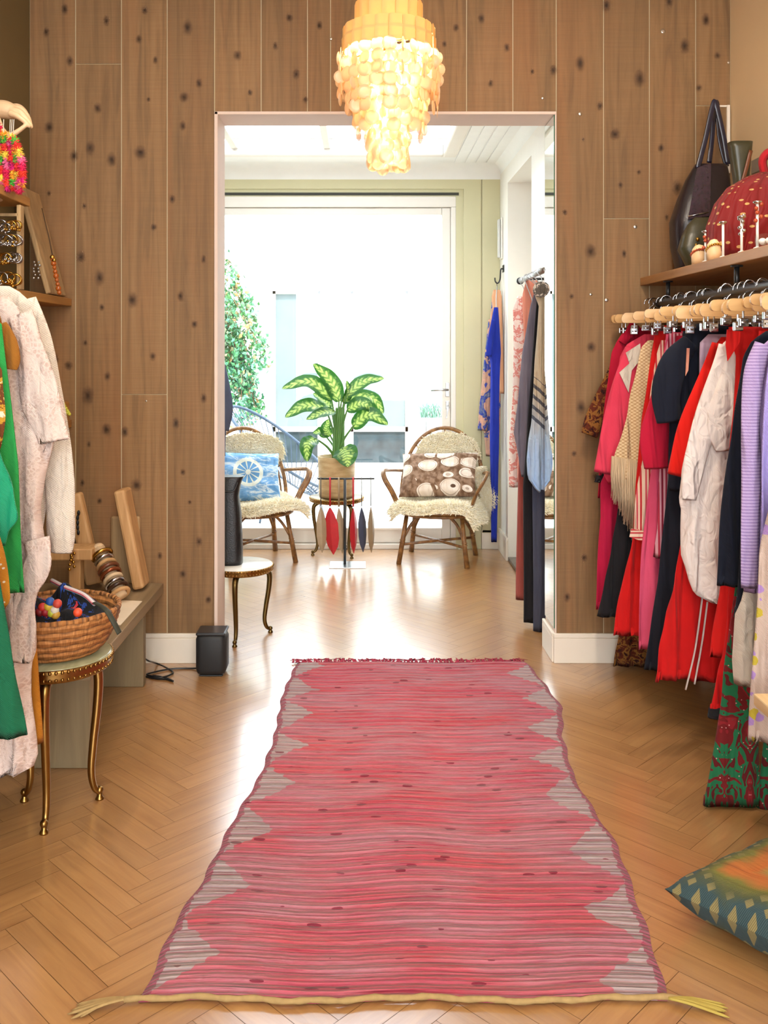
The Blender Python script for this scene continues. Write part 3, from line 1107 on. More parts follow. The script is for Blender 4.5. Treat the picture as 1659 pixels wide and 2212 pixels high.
def strand(r, a, zt, zb, dr):
    mb = MB()
    n = max(2, int(round((zt - zb) / 0.041)))
    p = Vector((CX + r * math.cos(a), CYY + r * math.sin(a), zt))
    mb.tube([p, (p.x, p.y, zb + 0.02)], 0.0007, 4)
    for k in range(n):
        c = (p.x + rg.uniform(-1, 1) * 0.003, p.y + rg.uniform(-1, 1) * 0.003, zt - 0.022 - k * (zt - zb - 0.02) / n)
        shell_disc(mb, c, dr, a + R(90) + rg.uniform(-0.5, 0.5) + (1.2 if rg.random() < 0.12 else 0), rg.uniform(-0.12, 0.12))
    mb.build('shell_strand', M_SHELL, cc)


for k in range(24):
    strand(0.164 + rg.uniform(-0.004, 0.008), 2 * math.pi * k / 24, 2.43, 2.43 - rg.choice([0.17, 0.21, 0.21, 0.25]), 0.0245)
for k in range(20):
    strand(0.118 + rg.uniform(-0.004, 0.006), 2 * math.pi * (k + 0.4) / 20, 2.40, 2.12 + rg.uniform(-0.02, 0.06), 0.0245)
for k in range(14):
    strand(0.066 + rg.uniform(-0.004, 0.006), 2 * math.pi * (k + 0.2) / 14, 2.38, 2.0 + rg.uniform(0, 0.03), 0.0255)
hoops = MB()
for (r, z) in ((0.072, 2.6), (0.112, 2.505), (0.156, 2.43), (0.118, 2.40), (0.066, 2.38)):
    hoops.tube([(CX + r * math.cos(2 * math.pi * k / 32), CYY + r * math.sin(2 * math.pi * k / 32), z) for k in range(32)], 0.002, 5, closed=True)
for k in range(3):
    a = 2.094 * k + 0.4
    hoops.tube([(CX + 0.156 * math.cos(a), CYY + 0.156 * math.sin(a), 2.43), (CX + 0.02 * math.cos(a), CYY + 0.02 * math.sin(a), 2.74)], 0.0012, 4)
hoops.build('wire_frame', M_GOLD, cc)
MB().tube([(CX, CYY, 2.74), (CX, CYY, CH)], 0.004, 6).build('cord', M_GOLD, cc)
MB().lathe([(0.018, 2.42), (0.02, 2.47), (0.016, 2.50)], (CX, CYY, 0), 16).build('lamp_holder', M_BRASS, cc)
MB().tube([(CX, CYY, 2.5), (CX, CYY, 2.74)], 0.003, 6).build('cord', M_GOLD, cc)
mbulb = NT('glowing bulb')
mbulb.b.inputs['Emission Color'].default_value = (1.0, 0.80, 0.52, 1)
mbulb.b.inputs['Emission Strength'].default_value = 640.0
bl = MB()
bl.lathe([(0.012, 2.42), (0.02, 2.40), (0.042, 2.355), (0.046, 2.33), (0.038, 2.295), (0.018, 2.28), (0.001, 2.277)], (CX, CYY, 0), 20)
bl.build('bulb', mbulb.m, cc)

# ------------------------------------------------------------------ garments
def garment_mesh(rows, Z, th, cx=None, fold=6, amp=0.012, seed=1, n=72, m=46, hem=0.0, flat=0.75, yaw=0.0, scal=0.0):
    """closed hanging cloth body. rows = (py, pxL, pxR) outline measured at distance Z; own thickness and folds"""
    rg = random.Random(seed)
    ph = [rg.uniform(0, 6.28) for _ in range(4)]
    rows = sorted(rows)
    y0, y1 = rows[0][0], rows[-1][0]
    mb = MB()
    k1, k2 = fold, fold * 2 + 1

    def p(u, v):
        py = y0 + (y1 - y0) * v
        l, r = lerp_rows(rows, py)
        xl, xr = P(l, 0, Z).x, P(r, 0, Z).x
        c, hw = (xl + xr) / 2, (xr - xl) / 2
        t = 2 * math.pi * u
        ct, st = math.cos(t), math.sin(t)
        cs = math.copysign(abs(ct) ** flat, ct)
        ss = math.copysign(abs(st) ** flat, st)
        g = min(1.0, v * 3.0 + 0.1) * (0.45 + 0.55 * v)
        xx = c + hw * cs
        f = math.sin(xx * 2 * math.pi * k1 / 0.45 + ph[0] + 1.3 * math.sin(v * 3 + ph[2])) + 0.5 * math.sin(xx * 2 * math.pi * k2 / 0.45 + ph[1] + v * 2)
        yy = th * ss * (0.55 + 0.45 * min(1, v * 4)) + amp * g * f
        zz = P(0, py, Z).z
        if hem and v > 0.9:
            zz += hem * math.sin(xx * 40 + ph[3]) * (v - 0.9) * 10
        if scal and v > 0.985:
            zz += scal * abs(math.sin(xx * 70 + ph[3]))
        xx += amp * 0.5 * g * math.sin(v * 9 + ph[1]) * (0.3 if hw < 0.05 else 1)
        return Vector((xx, Z + yy + (xx - c) * math.tan(yaw), zz))

    mb.grid(p, n, m, 0, closed_u=True, uvfn=lambda u, v, q: (q.x, q.z))
    # close the top; turn the hem in
    k = n
    o = 0
    mb.f.append(tuple(reversed(range(o, o + k)))); mb.mi.append(0); mb.sm.append(True)
    b = m * k
    base = len(mb.v)
    for i in range(k):
        q = Vector(mb.v[b + i])
        cxx = sum(mb.v[b + j][0] for j in range(k)) / k
        mb.v.append((cxx + (q.x - cxx) * 0.97, Z + (q.y - Z) * 0.75, q.z + 0.03)); mb.uv.append((q.x, q.z))
    for i in range(k):
        mb.f.append((b + i, b + (i + 1) % k, base + (i + 1) % k, base + i)); mb.mi.append(0); mb.sm.append(True)
    mb.f.append(tuple(range(base, base + k))); mb.mi.append(0); mb.sm.append(True)
    return mb


def sleeve_mesh(pts, Z, depth=0.5, n=20, seed=1, amp=0.06, dcap=0.017):
    """hanging sleeve: pts = (px, py, width_px) down its centre line"""
    rg = random.Random(seed)
    ph = rg.uniform(0, 6)
    c = spline([P(a, b, Z) for a, b, _ in pts], 7)
    ws = spline([(q[2] * Z / FPX / 2, 0, 0) for q in pts], 7)
    mb = MB()
    k = len(c)
    vs, fs, uvs = [], [], []
    for i, q in enumerate(c):
        a, b = c[max(0, i - 1)], c[min(k - 1, i + 1)]
        d = (b - a).normalized()
        x = d.cross(Vector((0, 1, 0))).normalized()
        w = ws[i].x
        for j in range(n):
            t = 2 * math.pi * j / n
            rr = 1 + amp * math.sin(t * 3 + i * 0.3 + ph) + amp * 0.6 * math.sin(t * 5 - i * 0.2)
            e = q + x * math.cos(t) * w * rr + Vector((0, 1, 0)) * math.sin(t) * min(w * depth, dcap) * rr
            vs.append(e); uvs.append((e.x, e.z))
    for i in range(k - 1):
        for j in range(n):
            fs.append((i * n + j, i * n + (j + 1) % n, (i + 1) * n + (j + 1) % n, (i + 1) * n + j))
    base = len(vs)
    for j in range(n):
        q = vs[(k - 1) * n + j]
        cc_ = c[-1]
        vs.append(cc_ + (q - cc_) * 0.85 - (c[-1] - c[-2]).normalized() * 0.03); uvs.append(uvs[(k - 1) * n + j])
    for j in range(n):
        fs.append(((k - 1) * n + j, (k - 1) * n + (j + 1) % n, base + (j + 1) % n, base + j))
    fs.append(tuple(range(base, base + n)))
    fs.append(tuple(reversed(range(n))))
    mb.add(vs, fs, 0, True, uvs)
    return mb


def flat_patch(pts, Z, t=0.004, mat=0, dy=0.0):
    """small cloth piece (collar, lapel) with its own thickness"""
    mb = MB()
    a = [P(x, y, Z) + Vector((0, dy, 0)) for x, y in pts]
    b = [q + Vector((0, t, 0)) for q in a]
    n = len(a)
    mb.add(a + b, [tuple(range(n)), tuple(reversed(range(n, 2 * n)))] + [(i, n + i, n + (i + 1) % n, (i + 1) % n) for i in range(n)], mat, False)
    return mb


# fabrics
def pat_noise(cols, scale=9, stretch=(1, 1, 1), stops=None):
    def f(t, uv):
        nz = t.noise(t.mapping(uv, stretch), scale, 5, 0.6, 0.6)
        st = stops or [0.3 + 0.4 * i / (len(cols) - 1) for i in range(len(cols))]
        return t.ramp(nz, list(zip(st, cols)), 'CONSTANT' if len(cols) > 3 else 'LINEAR')
    return f


def pat_stripe(cols, per, axis=0, edges=None):
    def f(t, uv):
        s = t.sep(uv)[axis]
        x = t.math('FRACT', t.math('DIVIDE', t.math('ADD', s, 10.0), per))
        st = edges or [i / len(cols) for i in range(len(cols))]
        return t.ramp(x, list(zip(st, cols)), 'CONSTANT')
    return f


def pat_dots(ground, dot, scale=40, size=0.28):
    def f(t, uv):
        d = t.voro(uv, scale, 'F1', 0.7)
        return t.mix(t.math('LESS_THAN', d, size), ground, dot)
    return f


def pat_knit(c, c2, scale=220):
    def f(t, uv):
        d = t.voro(t.mapping(uv, (1, 1.4, 1), (0, 0, 0), (0, 0, R(45))), scale, 'F1', 0.1)
        return t.mix(t.ramp(d, [(0.25, 0.0), (0.6, 1.0)]), c, c2)
    return f


def pat_lace(c, c2, scale=55):
    def f(t, uv):
        d = t.voro(t.mapping(uv, (1, 1, 1)), scale, 'DISTANCE_TO_EDGE', 0.8)
        nz = t.noise(uv, 18, 4)
        a = t.ramp(d, [(0.04, 0.0), (0.2, 1.0)])
        return t.mix(t.math('MULTIPLY', a, t.ramp(nz, [(0.4, 0.0), (0.6, 1.0)])), c, c2)
    return f


def pat_floral(ground, a, b, scale=28):
    def f(t, uv):
        d = t.voro(uv, scale, 'F1', 1.0)
        k = t.n('ShaderNodeTexVoronoi'); t.link(uv, k.inputs['Vector']); k.inputs['Scale'].default_value = scale
        sel = t.sep(k.outputs['Color'])[0]
        c = t.mix(t.math('GREATER_THAN', sel, 0.5), a, b)
        nz = t.noise(uv, scale * 2.5, 2)
        return t.mix(t.math('LESS_THAN', t.math('ADD', d, t.math('MULTIPLY', nz, 0.3)), 0.5), ground, c)
    return f


def pat_paisley(t, uv):
    # mirrored ornament: green stems, dark red pods, small cream dots
    s = t.sep(uv)
    xm = t.math('PINGPONG', t.math('ADD', s[0], 10.0), 0.075)
    cb = t.n('ShaderNodeCombineXYZ')
    t.put(cb.inputs[0], xm); t.put(cb.inputs[1], s[1])
    q = cb.outputs[0]
    nz = t.noise(t.mapping(q, (17, 8.5, 1)), 1.0, 2, 0.5, 1.4)
    c = t.ramp(nz, [(0.0, '5c1418'), (0.40, '1f6a43'), (0.47, '6e1a1c'), (0.56, '8a1f26'), (0.62, '1d5c3c'), (0.67, '4a1214')], 'CONSTANT')
    d = t.voro(q, 60, 'F1', 1.0)
    return t.mix(t.math('LESS_THAN', d, 0.12), c, 'c98f8a')


F = {}


def fab(key, *a, **k):
    if key not in F:
        F[key] = cloth(key, *a, **k)
    return F[key]


RED = fab('red crepe', 'cf1512', 'b80f10')
CRIM = fab('crimson crepe', 'c01338', 'a8102c')
CORAL = fab('coral crepe', 'd9405a', 'cc344c')
PINKC = fab('pink crepe', 'e0577a', 'd24b6c')
NAVY = fab('navy crepe', '151a2a', '0f1420')
BLACKC = fab('black cloth', '141316', '1c1a1e')
WHITEC = fab('white cotton', 'e6d9d0', 'dccbc2', crumple=0.5)
OFFW = fab('off white cotton', 'd6cabb', 'cabdac', crumple=0.35)
LILAC = fab('lilac cotton', 'b49ac8', 'a88dbd')
LAV = fab('lavender knit', 'a497d4', '9a8ccc')
PALEL = fab('pale lilac silk', 'b9a3b6', 'b098ae')

RX = 1.27            # rail of the right hand side
RZ = EYE + 0.204


def rows_right(left, Z, wall=1.585):
    """outline rows from the traced left edge; the right edge hangs by the wall side"""
    out = []
    for (py, l) in left:
        xl = P(l, 0, Z).x
        xr = min(wall, 2 * RX - xl + 0.02)
        out.append((py, l, VX + xr * FPX / Z))
    return out


GAR = []


def hang(name, label, cat, Z, left, mat, th=0.014, fold=7, amp=0.008, seed=1, parts=(), hem=0.0, group='clothes on the right hand rail', wall=1.585, rows=None, **kw):
    """one garment on the right rail; parts = (name, mesh builder, material)"""
    R_ = rows or rows_right(left, Z, wall)
    mb = garment_mesh(R_, Z, th, fold=fold, amp=amp, seed=seed, hem=hem, **kw)
    root = thing(name, label, cat, (RX, Z, 0), group)
    mb.build('body', mat, root)
    for (pn, pm, pmat) in parts:
        pm.build(pn, pmat, root)
    GAR.append((Z, label))
    return root


brown_pat = fab('brown gold print', '', pattern=pat_noise(['2a0f0c', '5a2412', '8a5a26', '34120e', '6a2c16'], 34))
hang('printed_dress', 'brown and gold printed long dress hanging at the far end of the rail', 'dress', 4.06,
     [(712, 1375), (745, 1345), (800, 1322), (900, 1305), (1060, 1310), (1200, 1320), (1330, 1338), (1385, 1335), (1420, 1325), (1438, 1322)], brown_pat, seed=2,
     parts=[('sleeve', sleeve_mesh([(1345, 760, 26), (1312, 840, 34), (1285, 905, 40), (1272, 940, 36)], 4.06, 0.4), brown_pat)])
hang('crimson_cardigan', 'crimson cardigan with narrow long sleeve behind the coral jacket', 'cardigan', 4.0,
     [(708, 1352), (735, 1334), (760, 1322), (850, 1308), (960, 1296), (1040, 1294), (1075, 1290)], CRIM, seed=3,
     parts=[('collar', sleeve_mesh([(1372, 700, 24), (1358, 722, 22), (1344, 742, 16)], 3.985, 0.5), CRIM)])
hang('dotted_black_top', 'black top with small white dots, thin strip left of the coral jacket', 'top', 3.94,
     [(735, 1372), (760, 1345), (850, 1325), (960, 1312), (1020, 1302), (1042, 1285)], fab('black dotted', '', pattern=pat_dots('151216', 'c9b0ae', 70, 0.2)), seed=4)
hang('dark_pink_trousers', 'dark pink long trousers leftmost below the coral jacket', 'trousers', 3.89,
     [(745, 1400), (900, 1350), (1045, 1298), (1120, 1300), (1220, 1291), (1316, 1285)], fab('dark pink crepe', 'bd1440', 'a51238'), seed=5, wall=1.42)
hang('coral_jacket', 'coral pink open jacket with long wide sleeve and cream lining', 'jacket', 3.83,
     [(722, 1392), (745, 1352), (770, 1340), (850, 1327), (940, 1308), (1020, 1302), (1045, 1312)], CORAL, seed=6,
     parts=[('sleeve', sleeve_mesh([(1372, 755, 44), (1352, 830, 56), (1330, 930, 58), (1312, 1024, 62)], 3.80, 0.35), CORAL),
            ('lapel', flat_patch([(1383, 742), (1352, 762), (1360, 785), (1338, 805), (1358, 848), (1365, 800), (1385, 775)], 3.775), OFFW)])
hang('black_trousers', 'black flared trousers between dark pink and bright red trousers', 'trousers', 3.77,
     [(745, 1410), (1000, 1350), (1130, 1330), (1250, 1305), (1332, 1292)], BLACKC, seed=7, wall=1.45)
cro = fab('cream crochet', '', pattern=pat_knit('dcc59c', 'b08a60', 75), rough=0.95)
fr_ = MB()
rgf = random.Random(8)
for k in range(150):
    q = k / 149
    x, y = 1322 + 54 * q, 985 + 10 * q
    L = 85 + 95 * q * rgf.uniform(0.7, 1.1)
    Zf = 3.70 + rgf.uniform(-0.012, 0.012)
    fr_.tube([P(x, y, Zf), P(x + rgf.uniform(-3, 5), y + L * 0.5, Zf), P(x + rgf.uniform(-6, 10), y + L, Zf)], [0.0022, 0.002, 0.001], 4)
hang('crochet_top', 'cream crochet lace top with long fringe beside the coral jacket', 'top', 3.71,
     [(735, 1400), (750, 1385), (800, 1375), (900, 1352), (980, 1330), (1035, 1323)], cro, seed=9,
     parts=[('fringe', fr_, fab('cream fringe', 'ddc4a0', 'cdb28e'))])
hang('red_slip_dress', 'bright red narrow slip dress hanging just right of the cream crochet top', 'dress', 3.65,
     [(703, 1418), (760, 1408), (900, 1388), (1050, 1372), (1160, 1366), (1260, 1345), (1372, 1326)], RED, seed=10, wall=1.47)
hang('striped_blouse', 'red and cream vertically striped long blouse with banded cuff', 'blouse', 3.585,
     [(735, 1428), (760, 1420), (850, 1404), (930, 1395), (1010, 1385), (1090, 1374), (1160, 1368)], fab('red cream stripes', '', pattern=pat_stripe(['b32a30', 'dcc0a8', 'dcc0a8', 'c4505a', 'dcc0a8'], 0.03)), seed=11, wall=1.40,
     parts=[('cuff', flat_patch([(1364, 1142), (1412, 1152), (1408, 1176), (1360, 1160)], 3.545), fab('cuff stripes', '', pattern=pat_stripe(['b5343a', 'e0c8b0', 'e0c8b0', 'b5343a', 'dcc0a8'], 0.03, 1)))])
hang('pink_trousers', 'plain pink straight trousers hanging lowest between red skirt and black trousers', 'trousers', 3.53,
     [(715, 1440), (900, 1420), (1100, 1396), (1180, 1388), (1300, 1383), (1402, 1377)], PINKC, seed=12, wall=1.36)
hang('pink_striped_top', 'small pink and dark red striped top with tie band under the navy tee', 'top', 3.475,
     [(720, 1445), (800, 1430), (1000, 1426), (1140, 1420), (1204, 1411)], fab('pink stripes', '', pattern=pat_stripe(['b03048', 'd49aa8', '8a2038', 'd8a4b0'], 0.026)), seed=13, wall=1.3)
hang('crimson_blouse', 'crimson blouse with wide bell sleeve below the navy short sleeve', 'blouse', 3.42,
     [(725, 1462), (800, 1442), (880, 1420), (960, 1410), (1010, 1414)], CRIM, seed=14,
     parts=[('bell_sleeve', sleeve_mesh([(1440, 800, 40), (1428, 880, 56), (1416, 950, 64), (1418, 1012, 54)], 3.385, 0.4), CRIM)])
hang('navy_wide_trousers', 'long dark navy trousers reaching low between pink and red trousers', 'trousers', 3.36,
     [(715, 1475), (900, 1460), (1040, 1446), (1200, 1426), (1330, 1408), (1447, 1391)], fab('dark navy', '13161f', '1a1d2a'), seed=15, wall=1.45)
hang('navy_tee', 'dark navy short sleeved top with rounded shoulder in the middle of the rail', 'top', 3.30,
     [(700, 1500), (728, 1478), (760, 1450), (850, 1442), (950, 1446), (1060, 1450)], NAVY, seed=16,
     parts=[('short_sleeve', sleeve_mesh([(1492, 738, 38), (1458, 780, 58), (1440, 850, 62), (1445, 912, 54)], 3.265, 0.45), NAVY),
            ('waistband_loop', flat_patch([(1484, 752), (1490, 752), (1487, 800), (1481, 812)], 3.24), fab('peach ribbon', 'd8a58c', 'c0604a'))])
hang('lilac_camisole', 'pale lilac silk top showing only its shoulder behind the red wide sleeve', 'top', 3.235,
     [(722, 1530), (740, 1512), (800, 1508), (900, 1505), (1000, 1500)], PALEL, seed=17)
hang('scarlet_blouse', 'scarlet blouse with wide open sleeve left of the white blouse', 'blouse', 3.175,
     [(728, 1558), (760, 1535), (850, 1512), (950, 1490), (1030, 1470)], fab('scarlet silk', 'e01c10', 'cc150c'), seed=18,
     parts=[('wide_sleeve', sleeve_mesh([(1550, 742, 24), (1525, 830, 44), (1494, 935, 62), (1470, 1030, 60)], 3.14, 0.35), F['scarlet silk'])])
hang('wide_red_trousers', 'wide bright red trousers with two thin white piping lines', 'trousers', 3.115,
     [(720, 1575), (900, 1530), (1150, 1478), (1220, 1466), (1330, 1440), (1468, 1409)], RED, seed=19, wall=1.43, hem=0.004, amp=0.012,
     parts=[('piping', MB().tube(spline([P(1517, 1290, 3.083), P(1502, 1400, 3.078), P(1481, 1490, 3.074)], 6), 0.003, 5), WHITEC),
            ('piping', MB().tube(spline([P(1528, 1300, 3.083), P(1516, 1390, 3.078), P(1500, 1478, 3.074)], 6), 0.003, 5), WHITEC)])
hang('gold_print_scarf', 'gold and brown patterned scarf end showing between white blouse and navy dress', 'scarf', 3.055,
     [(740, 1590), (1000, 1560), (1130, 1548), (1215, 1520), (1222, 1526)], brown_pat, seed=20, wall=1.3)
hang('white_blouse', 'white cotton long blouse with loose sleeve in front of red trousers', 'blouse', 3.0,
     [(728, 1578), (745, 1558), (800, 1548), (900, 1520), (1000, 1480), (1040, 1473), (1080, 1470), (1100, 1476), (1200, 1476), (1250, 1486), (1283, 1496), (1300, 1530)], WHITEC, seed=21, amp=0.012, th=0.024, wall=1.36,
     parts=[('loose_sleeve', sleeve_mesh([(1592, 760, 40), (1572, 850, 56), (1556, 920, 58), (1560, 975, 26)], 2.955, 0.4, amp=0.1), WHITEC),
            ('left_front', sleeve_mesh([(1566, 745, 26), (1546, 830, 42), (1520, 930, 50), (1494, 1020, 44), (1488, 1080, 30)], 2.962, 0.3, amp=0.1), WHITEC)])
hang('red_collared_shirt', 'red collared shirt with upright neck between white blouse and navy dress', 'shirt', 2.925,
     [(706, 1574), (720, 1572), (770, 1590), (900, 1585), (1100, 1565), (1270, 1552), (1420, 1535)], fab('vermilion', 'd41a14', 'c21410'), seed=22, wall=1.40,
     parts=[('collar', flat_patch([(1571, 712), (1600, 708), (1598, 740), (1572, 780), (1568, 745)], 2.89), F['vermilion'])])
hang('long_red_trousers', 'long red trousers with black hem reaching lowest beside the paisley flares', 'trousers', 2.89,
     [(715, 1640), (1100, 1595), (1300, 1572), (1420, 1558), (1541, 1530)], RED, seed=23, wall=1.28,
     parts=[('hem_band', garment_mesh(rows_right([(1540, 1530), (1550, 1529)], 2.89, 1.28), 2.89, 0.0225, amp=0.001, seed=23, m=3), BLACKC)])
hang('navy_dress', 'dark navy straight dress left of the lilac ribbed cardigan', 'dress', 2.782,
     [(715, 1655), (735, 1625), (770, 1605), (900, 1585), (1000, 1570), (1150, 1555), (1265, 1546)], NAVY, seed=24, th=0.018)
hang('navy_long_skirt', 'second dark navy skirt hanging below the navy dress', 'skirt', 2.732,
     [(715, 1690), (1000, 1620), (1250, 1590), (1333, 1582)], fab('midnight', '121826', '0e131f'), seed=25, th=0.02, wall=1.3)
hang('off_white_trousers', 'off white cotton trousers hanging below the navy skirt', 'trousers', 2.682,
     [(715, 1700), (1100, 1650), (1330, 1588), (1430, 1586), (1478, 1590)], OFFW, seed=26, th=0.02, wall=1.22)
rib = fab('lilac rib knit', '', pattern=pat_stripe(['8f76a8', 'b09ac4', 'bba6cc', 'a890bc'], 0.009, 1), rough=0.95)
hang('lilac_ribbed_cardigan', 'lilac ribbed knit cardigan near the right edge of the photo', 'cardigan', 2.63,
     [(735, 1660), (760, 1632), (800, 1618), (900, 1608), (1000, 1606), (1100, 1604), (1278, 1604)], LILAC, seed=27, th=0.018,
     parts=[('ribbed_sleeve', sleeve_mesh([(1650, 745, 40), (1630, 800, 44), (1622, 900, 40), (1622, 1000, 42), (1620, 1120, 40), (1620, 1270, 36)], 2.60, 0.45), rib)])
hang('lavender_cardigan', 'lavender blue plain cardigan at the right edge of the photo', 'cardigan', 2.545,
     [(735, 1690), (770, 1662), (850, 1652), (1000, 1646), (1150, 1640), (1262, 1640)], LAV, seed=28, th=0.02)
hang('floral_trousers', 'lilac and yellow floral wide trousers at the right edge', 'trousers', 2.485,
     [(730, 1745), (1000, 1680), (1200, 1640), (1400, 1628), (1600, 1618)], fab('yellow lilac floral', '', pattern=pat_floral('bda79b', 'b3a136', 'a583c0', 26)), seed=29, th=0.022)
pai = cloth('paisley velvet', '', pattern=pat_paisley)
# flared paisley trousers standing low in front of the clothes: two legs under the table
root = thing('paisley_trousers', 'green and dark red paisley flared trousers hanging low at the right', 'trousers', (1.2, 2.835, 0), 'clothes on the right hand rail')
Zp = 2.835
garment_mesh([(700, 1680, 1760), (1300, 1585, 1680), (1440, 1564, 1648), (1520, 1558, 1640), (1600, 1545, 1636), (1680, 1530, 1640), (1738, 1518, 1644)], Zp, 0.018, fold=3, amp=0.004, seed=31).build('leg', pai, root)
garment_mesh([(700, 1765, 1840), (1300, 1700, 1780), (1450, 1660, 1740), (1600, 1650, 1745), (1752, 1636, 1760)], Zp - 0.0, 0.018, fold=3, amp=0.004, seed=32).build('leg', pai, root)
GAR.append((Zp, root['label']))

# rail with brackets
rl = thing('clothes_rail', 'black tubular clothes rail fixed under the right hand shelf', 'clothes rail', (RX, 3.0, RZ))
MB().tube([(RX, 3.99, RZ), (RX, 1.6, RZ)], 0.016, 14).build('tube', M_BLACK, rl)
MB().lathe([(0.016, 0), (0.021, 0.004), (0.021, 0.02), (0.016, 0.026)], (RX, 3.985, RZ), 16, 0, Matrix.Rotation(R(90), 4, 'X')).build('end_cap', M_BLACK, rl)
for yb in (3.86, 3.15, 2.3):
    mb = MB().tube([(RX, yb, RZ), (RX, yb, 1.690)], 0.009, 10)
    mb.lathe([(0.02, 1.684), (0.02, 1.6895), (0.009, 1.690)], (RX, yb, 0), 14)
    mb.build('bracket', M_BLACK, rl)

# hangers: one model, copied for every garment
M_HWOOD = wood('pale hanger wood', 'd3ab76', 'bd9460', 0, 0.4)
hg = thing('clothes_hanger', '', 'hanger', (0, 0, 0), 'wooden hangers on the right hand rail')
mb = MB()
hw_, hh, ht = 0.168, 0.034, 0.006
ol = []
for k in range(9):
    a = math.pi / 2 + math.pi * k / 8
    ol.append((-hw_ + 0.014 + 0.014 * math.cos(a), -0.064 + (hh / 2) * math.sin(a)))
for k in range(9):
    a = -math.pi / 2 + math.pi * k / 8
    ol.append((hw_ - 0.014 + 0.014 * math.cos(a), -0.064 + (hh / 2) * math.sin(a)))
ol = [(x, z + 0.012 * (1 - (x / hw_) ** 2)) for x, z in ol]
top = []
n = len(ol)
mb.add([(x, -ht, z) for x, z in ol] + [(x, ht, z) for x, z in ol], [tuple(range(n)), tuple(reversed(range(n, 2 * n)))] + [(i, n + i, n + (i + 1) % n, (i + 1) % n) for i in range(n)], 0, False)
mb.build('bar', M_HWOOD, hg)
mb = MB()
pts = [(0.0, 0, -0.03), (0.0, 0, -0.012), (0.012, 0, 0.0)]
pts = [(0, 0, -0.05), (0, 0, -0.022), (0.019, 0, -0.006)] + [(0.0205 * math.cos(a), 0, 0.0205 * math.sin(a)) for a in [k * 0.36 for k in range(0, 10)]]
mb.tube(spline(pts, 3), 0.0026, 6)
mb.build('hook', M_CHROME, hg)
for s in (-1, 1):
    mb = MB()
    mb.box((s * 0.12 - 0.002, -0.003, -0.10), (s * 0.12 + 0.002, 0.003, -0.075), 0.0008)
    mb.box((s * 0.12 - 0.014, -0.007, -0.122), (s * 0.12 + 0.014, 0.007, -0.098), 0.003)
    mb.tube([(s * 0.12 - 0.010, 0, -0.110), (s * 0.12 + 0.010, 0, -0.110)], 0.008, 8)
    mb.build('clip', M_CHROME, hg)
rg = random.Random(21)
for i, (Z, lab) in enumerate(sorted(GAR, reverse=True)):
    h = hg if i == 0 else dup(hg)
    h.location = (RX + rg.uniform(-0.025, 0.012), Z - 0.001, RZ)
    h.rotation_euler = (0, 0, R(rg.uniform(-9, 9)))
    h.scale = (rg.uniform(0.86, 1.08), 1, rg.uniform(0.94, 1.2))
    short = lab.split(',')[0].split(' with ')[0].split(' hanging')[0].split(' behind')[0].split(' left of')[0].split(' between')[0].split(' showing')[0].split(' near ')[0].split(' at the')[0].split(' in ')[0].split(' below')[0].split(' reaching')[0].split(' beside')[0].split(' under')[0]
    h['label'] = 'pale wooden clip hanger holding the ' + short

# shelf above the rail
M_SHELF = wood('oak shelf board', 'a87a48', '8a6038', 1, 0.5)
SZ = 1.726
sh = MB().box((1.243, 1.5, SZ - 0.036), (XR - 0.001, BW - 0.001, SZ), 0.003).build('wall_shelf', M_SHELF)
tag(sh, 'long oak shelf board on the right wall above the clothes rail', 'shelf')

# ------------------------------------------------------------------ handbags on the right shelf
M_LEATH = plain('black plum leather', '1d1620', 0.3, 0, 0.3, 40, 0.6, 0.2)
M_LEATHP = plain('glossy plum leather', '3a2430', 0.22, 0, 0.5, 60, 0.7, 0.2)
M_OLIVEL = plain('dark olive leather', '3d3a26', 0.35, 0, 0.25, 30, 0.5, 0.1)


def loft(sections, n=28, sup=0.6):
    """sections (cx, cy, z, hx, hy); closed at both ends"""
    mb = MB()

    def p(u, v):
        i = v * (len(sections) - 1)
        a = sections[min(int(i), len(sections) - 2)]
        b = sections[min(int(i), len(sections) - 2) + 1]
        f = i - min(int(i), len(sections) - 2)
        s = [q + (r - q) * f for q, r in zip(a, b)]
        t = 2 * math.pi * u
        c, q = math.cos(t), math.sin(t)
        return Vector((s[0] + s[3] * math.copysign(abs(c) ** sup, c), s[1] + s[4] * math.copysign(abs(q) ** sup, q), s[2]))
    m = (len(sections) - 1) * 4
    mb.grid(p, n, m, 0, closed_u=True)
    mb.f.append(tuple(reversed(range(n)))); mb.mi.append(0); mb.sm.append(False)
    mb.f.append(tuple(m * n + j for j in range(n))); mb.mi.append(0); mb.sm.append(False)
    return mb


def sec(py, l, r, Z, hy, cy=0.0):
    a, b = P(l, py, Z), P(r, py, Z)
    return ((a.x + b.x) / 2, Z + cy, a.z, (b.x - a.x) / 2, hy)


ZB = 3.95
b1 = thing('tote_bag', 'black plum leather tote bag with tall double handles on the shelf', 'bag', (1.42, ZB, SZ))
secs = [sec(560, 1464, 1560, ZB, 0.07), sec(530, 1452, 1575, ZB, 0.085), sec(480, 1450, 1575, ZB, 0.085), sec(430, 1466, 1575, ZB, 0.07), sec(390, 1482, 1575, ZB, 0.045), sec(355, 1502, 1570, ZB, 0.02)]
secs[0] = (secs[0][0], secs[0][1], SZ + 0.001, secs[0][3], secs[0][4])
loft(secs).build('body', M_LEATH, b1)
pp = MB()
pa = [(1506, 362), (1536, 352), (1534, 466), (1486, 474)]
pp.add([P(x, y, ZB - 0.1) for x, y in pa] + [P(x, y, ZB - 0.085) for x, y in pa], [(0, 1, 2, 3), (7, 6, 5, 4), (0, 4, 5, 1), (1, 5, 6, 2), (2, 6, 7, 3), (3, 7, 4, 0)], 0, False)
pp.build('front_pocket', M_LEATHP, b1)
